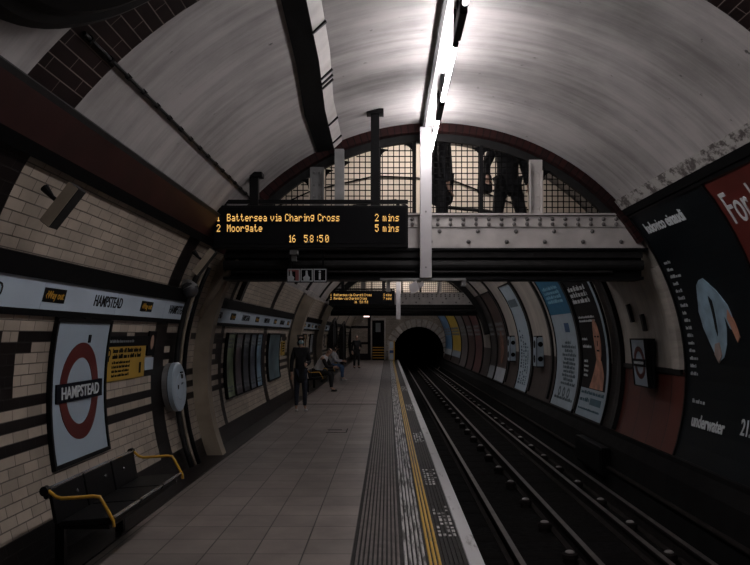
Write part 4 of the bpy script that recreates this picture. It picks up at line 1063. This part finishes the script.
# low cable run on the right wall of the track
mb = MB(); mb.tube([(3.44, -1.9, -.42), (3.44, 25, -.42), (3.44, 51.9, -.42)], .03, 8)
tag(mb.build('track_cable', RAILDK), 'dark cable along the foot of the sooty trackside wall', 'cable')
t = thing('wall_cabinet', (3.45, 12.8, -.6), 'black equipment box on the trackside wall under the figure poster', 'equipment box')
mb = MB(); mb.box(3.34, 3.47, 12.2, 13.9, -.55, -.12); mb.build('body', BLACKM, t, bevel=.01); mb = MB(); mb.box(3.325, 3.34, 12.25, 13.85, -.50, -.17); mb.build('door', BLACK, t)

# far platform end: signal cabinet, lit sign, little items
t = thing('equipment_cabinet', (.1, 50.8, 0), 'small yellow and blue striped cabinet at the platform end by the tunnel mouth', 'cabinet')
mb = MB(); mb.box(.02, .42, 50.6, 51.1, 0, 1.25); mb.build('body', STONE, t, bevel=.02)
mb = MB(); mb.box(.12, .34, 50.59, 50.6, .80, 1.18); mb.box(.12, .34, 50.59, 50.6, .12, .40); mb.build('panel', FRIEZE, t)
mb = MB(); mb.box(.36, .44, 50.58, 51.12, 0, 1.28); mb.build('edge_stripe', BRASS, t)
mb = MB(); mb.box(.10, .36, 50.588, 50.6, .48, .66); mb.build('blue_stripe', mat('cab_blue', (.03, .08, .25), bump=0), t)
t = thing('exit_sign', (-1.5, 51, 3.0), 'small lit pinkish sign hanging at the far end of the platform', 'sign')
mb = MB(); mb.box(-1.60, -1.20, 50.9, 51.05, 2.80, 3.05); mb.build('case', GREYM, t)
mb = MB(); mb.box(-1.585, -1.215, 50.89, 50.9, 2.82, 3.03); mb.build('lit_face', EXITLIT, t)
mb = MB(); mb.box(-1.42, -1.40, 50.95, 50.98, 3.05, 3.6); mb.build('hanger', BLACKM, t)
# small notices on the platform slabs
mb = MB(); mb.box(-1.05, -.80, 13.55, 13.60, -.001, .003); mb.box(-.72, -.70, 13.2, 13.75, -.001, .003); mb.box(-1.05, -.70, 13.18, 13.21, -.001, .003)
tag(mb.build('access_cover', TACT_DK), 'thin dark outline of an access cover in the platform slabs', 'access cover')
mb = MB(); mb.box(-2.15, -.28, 18.55, 18.68, -.001, .003)
tag(mb.build('drain_strip', TACT_DK), 'dark transverse joint strip across the platform by the standing person', 'drain')

# ================================================================== PEOPLE
def skinned(verts, edges, levels=2, root=0):
    me = bpy.data.meshes.new('sk'); me.from_pydata([v[0] for v in verts], edges, [])
    o = bpy.data.objects.new('sk', me); COL.objects.link(o)
    o.modifiers.new('s', 'SKIN'); sm_ = o.modifiers.new('u', 'SUBSURF'); sm_.levels = levels; sm_.render_levels = levels
    for i, v in enumerate(verts):
        r = v[1]; sv = me.skin_vertices[0].data[i]; sv.radius = r if isinstance(r, tuple) else (r, r); sv.use_root = (i == root)
    bpy.context.view_layer.update()
    dg = bpy.context.evaluated_depsgraph_get(); out = bpy.data.meshes.new_from_object(o.evaluated_get(dg))
    bpy.data.objects.remove(o); bpy.data.meshes.remove(me); return out
def meshobj(name, me, m, parent):
    me.materials.clear(); me.materials.append(m)
    for p in me.polygons: p.use_smooth = True
    me.name = name; o = bpy.data.objects.new(name, me); COL.objects.link(o); o.parent = parent; return o
def person(loc, rz, J, label, coat, legs, shoe, coat_hem=None, mask=False, hair=True, hairlong=False, sleeve=None, vest=None):
    """J: joint dict in local space, facing -Y"""
    t = thing('person', loc, label, 'person', rz=rz)
    V = {k: Vector(v) for k, v in J.items()}
    hd = V['head']; nk = V['neck']; fwd = Vector(J.get('face', (0, -1, 0))).normalized()
    # body as one continuous skin
    vs = []; ed = []; idx = {}
    def add(n, p, r, pr=None):
        idx[n] = len(vs); vs.append((tuple(p), r))
        if pr is not None: ed.append((idx[pr], idx[n]))
    add('pel', V['pelvis'], .105); add('sp', (V['pelvis']+V['chest'])/2, .10, 'pel'); add('ch', V['chest'], .125, 'sp'); add('nk', nk, .052, 'ch')
    up = (hd-nk).normalized()
    add('jaw', nk+(hd-nk)*.55+fwd*.015, .060, 'nk'); add('hd', hd, (.075, .088), 'jaw'); add('top', hd+up*.075, .055, 'hd')
    for s in 'lr':
        sx = 1 if s == 'l' else -1
        add('sh'+s, V['sh'+s], .055, 'ch'); add('el'+s, V['el'+s], .040, 'sh'+s); add('wr'+s, V['wr'+s], .027, 'el'+s)
        d = (V['wr'+s]-V['el'+s]).normalized(); side = d.cross(fwd)
        if side.length < .1: side = Vector((1, 0, 0))
        side.normalize(); nrm = side.cross(d).normalized()
        add('pm'+s, V['wr'+s]+d*.06, (.036, .018), 'wr'+s)
        for q, (off, ln) in enumerate(((-.028, .062), (-.010, .074), (.010, .070), (.027, .055))):
            b0 = V['wr'+s]+d*.095+side*off; add('f%d' % q+s, b0, .009, 'pm'+s); add('g%d' % q+s, b0+d*ln*.5+nrm*.008, .008, 'f%d' % q+s); add('e%d' % q+s, b0+d*ln*.9+nrm*.026, .007, 'g%d' % q+s)
        add('t0'+s, V['wr'+s]+d*.045+side*.042*sx, .010, 'pm'+s); add('t1'+s, V['wr'+s]+d*.085+side*.055*sx+nrm*.01, .008, 't0'+s)
        add('hp'+s, V['hp'+s], .085, 'pel'); add('kn'+s, V['kn'+s], .056, 'hp'+s); add('an'+s, V['an'+s], .038, 'kn'+s)
        add('to'+s, V['an'+s]+(V['to'+s]-V['an'+s])*.8, .03, 'an'+s)
    body = meshobj('body', skinned(vs, ed, 1), SKIN, t)
    # face
    rt = up.cross(fwd).normalized()
    mb = MB()
    for sx in (-1, 1): mb.ball(hd+fwd*.078+rt*.030*sx+up*.005, .011, (1, 1, .8), 8, 6)
    mb.build('eyes', INK, t, local=True)
    mb = MB(); mb.ball(hd+fwd*.092-up*.025, .014, (1, 1, 1.5), 8, 6)
    for sx in (-1, 1): mb.ball(hd+rt*.080*sx-up*.012, .020, (.6, 1, 1.5), 8, 6)
    mb.build('nose_and_ears', SKIN, t, local=True)
    if mask:
        mb = MB(); mb.ball(hd+fwd*.045-up*.045, .060, (1.05, 1.05, .85), 14, 10); mb.build('face_mask', MASKBL, t, local=True, smooth=True)
    else:
        mb = MB(); mb.ball(hd+fwd*.080-up*.062, .013, (1.6, .6, .5), 8, 6); mb.build('mouth', MAROONCL, t, local=True)
    if hair:
        hv = [(tuple(hd-fwd*.030-up*.01), .090), (tuple(hd-fwd*.012+up*.058), .092)]
        if hairlong: hv = [(tuple(hd-fwd*.055-up*.16), .055)]+hv; hv = [hv[1], hv[0], hv[2]]; he = [(0, 1), (0, 2)]
        else: he = [(0, 1)]
        meshobj('hair', skinned(hv, he, 2), HAIR, t)
    # coat
    vs = []; ed = []; idx = {}
    low = V['pelvis'] if coat_hem is None else Vector(coat_hem)
    add('pel', V['pelvis'], .150); add('sp', (V['pelvis']+V['chest'])/2, .140, 'pel'); add('ch', V['chest']+Vector((0, 0, .02)), .155, 'sp'); add('nk', nk-up*.03, .075, 'ch')
    if coat_hem is not None: add('hm', low, .165, 'pel')
    if vest is None:
        for s in 'lr': add('sh'+s, V['sh'+s], .075, 'ch'); add('el'+s, V['el'+s], .058, 'sh'+s); add('wr'+s, V['wr'+s]-(V['wr'+s]-V['el'+s])*.06, .044, 'el'+s)
    else:
        for s in 'lr': add('sh'+s, V['sh'+s], .072, 'ch')
    meshobj('coat' if vest is None else 'vest', skinned(vs, ed, 2), coat, t)
    if vest is not None:
        for s in 'lr':
            vs = []; ed = []; idx = {}; add('sh', V['sh'+s]+(V['el'+s]-V['sh'+s])*.1, .066); add('el', V['el'+s], .056, 'sh'); add('wr', V['wr'+s], .042, 'el')
            meshobj('sleeve', skinned(vs, ed, 2), vest, t)
    vs = []; ed = []; idx = {}; add('pel', V['pelvis']-Vector((0, 0, .02)), .125)
    for s in 'lr': add('hp'+s, V['hp'+s], .100, 'pel'); add('kn'+s, V['kn'+s], .072, 'hp'+s); add('an'+s, V['an'+s]+Vector((0, 0, .03)), .052, 'kn'+s)
    meshobj('trousers', skinned(vs, ed, 2), legs, t)
    for s in 'lr':
        a = V['an'+s]; b = V['to'+s]; d = b-a; d.z = 0
        if d.length < .01: d = Vector((0, -1, 0))
        d.normalize(); z = min(a.z, b.z)
        base = Vector((a.x, a.y, V['to'+s].z))
        meshobj('shoe', skinned([(tuple(base-d*.03+Vector((0, 0, .015))), (.045, .045)), (tuple(base+d*.08+Vector((0, 0, .0))), (.043, .036)), (tuple(base+d*.17-Vector((0, 0, .004))), (.036, .026)), (tuple(a+Vector((0, 0, .03))), .045)], [(0, 1), (1, 2), (0, 3)], 2), shoe, t)
    return t
STAND = dict(pelvis=(0, 0, .90), chest=(0, .01, 1.24), neck=(0, .0, 1.41), head=(0, -.02, 1.545), shl=(.16, .01, 1.33), shr=(-.16, .01, 1.33), ell=(.23, .03, 1.06), elr=(-.23, .03, 1.06),
             wrl=(.12, -.17, 1.02), wrr=(-.24, -.06, .83), hpl=(.085, 0, .84), hpr=(-.085, 0, .84), knl=(.10, -.03, .46), knr=(-.10, .02, .46), anl=(.11, .02, .08), anr=(-.11, .04, .08), tol=(.13, -.12, .04), tor=(-.12, -.10, .04))
pp = person((-1.88, 16.8, 0), R_(14), STAND, 'standing person in black coat and pale mask by the second rib', COATBLK, DENIM, SHOEW, coat_hem=(0, .01, .60), mask=True, hairlong=True); pp.scale = (.84, .9, 1)
def seated(lean, armx, seat=.55):
    return dict(pelvis=(0, .10, seat), chest=(0, -.02-lean, seat+.36), neck=(0, -.07-lean*1.3, seat+.52), head=(0, -.13-lean*1.5, seat+.64), face=(0, -1, -.45),
      shl=(.16, -.03-lean, seat+.44), shr=(-.16, -.03-lean, seat+.44), ell=(.21, -.16-lean, seat+.18), elr=(-.21, -.16-lean, seat+.18), wrl=(.07, -.38-lean*.6, seat+.16), wrr=(-.07, -.38-lean*.6, seat+.16),
      hpl=(.09, .06, seat-.01), hpr=(-.09, .06, seat-.01), knl=(.12, -.38, seat-.02), knr=(-.12, -.38, seat-.02), anl=(.12, -.34, .08), anr=(-.12, -.42, .08), tol=(.13, -.50, .04), tor=(-.13, -.58, .04))
person((-2.03, 22.9, 0), R_(78), seated(.14, 0), 'seated person in white vest leaning forward on the far bench', WHITECL, COATBLK, SHOEB, vest=COATBLK)
person((-2.03, 28.3, 0), R_(80), seated(.02, 0), 'seated person in blue jeans and white shoes on the farthest bench', WHITECL, DENIMBL, SHOEW, hairlong=True)
st2 = dict(STAND)
person((-1.55, 38.5, 0), R_(20), st2, 'standing person in dark clothes near the far end of the platform', COATBLK, COATBLK, SHOEB, coat_hem=(0, .01, .6))
W1 = dict(STAND); W1.update(wrl=(.20, -.05, .80), wrr=(-.20, -.05, .80))
pp = person((.74, 10.75, 2.78), R_(95), {**W1}, 'dark clothed person standing in the footbridge passage just right of the white post', COATBLK, COATBLK, SHOEB, coat_hem=(0, .01, .55)); pp.scale = (1.15, 1.15, 1.13)
W2 = dict(STAND); W2.update(knl=(.17, -.04, .46), knr=(-.13, .03, .46), anl=(.25, -.02, .08), anr=(-.14, .06, .08), tol=(.28, -.15, .04), tor=(-.15, -.08, .04), wrl=(.26, -.05, .82), wrr=(-.30, -.10, .90), elr=(-.27, .05, 1.08))
pp = person((1.66, 10.80, 2.78), R_(10), {**W2}, 'dark clothed person with feet apart in the footbridge passage carrying a bag', COATBLK, COATBLK, SHOEB, coat_hem=(0, .01, .84)); pp.scale = (1.1, 1.1, 1.13)
me = skinned([((1.33, 10.72, 3.74), .11), ((1.33, 10.72, 3.60), .13), ((1.34, 10.72, 3.92), .03), ((1.36, 10.73, 4.0), .02)], [(0, 1), (0, 2), (2, 3)], 2)
me.materials.append(COATBLK); bg = bpy.data.objects.new('shoulder_bag', me); COL.objects.link(bg); tag(bg, 'round black bag held by the person in the footbridge passage', 'bag')

# ================================================================== CAMERA, WORLD, VIEW
cam = bpy.data.cameras.new('camera'); co = bpy.data.objects.new('camera', cam); COL.objects.link(co)
co.location = (0, 0, EYE); co.rotation_euler = (R_(90), 0, 0)
cam.sensor_width = 36; cam.lens = 36*780/750; cam.shift_x = -13/750; cam.shift_y = 52.5/750; cam.clip_start = .05; cam.clip_end = 200
scene.camera = co
w = bpy.data.worlds.new('world'); scene.world = w; w.use_nodes = True
w.node_tree.nodes['Background'].inputs['Color'].default_value = (.5, .52, .6, 1); w.node_tree.nodes['Background'].inputs['Strength'].default_value = .006
vs_ = scene.view_settings; vs_.view_transform = 'Standard'; vs_.look = 'None'; vs_.gamma = 1; vs_.use_curve_mapping = False; vs_.exposure = 1.0
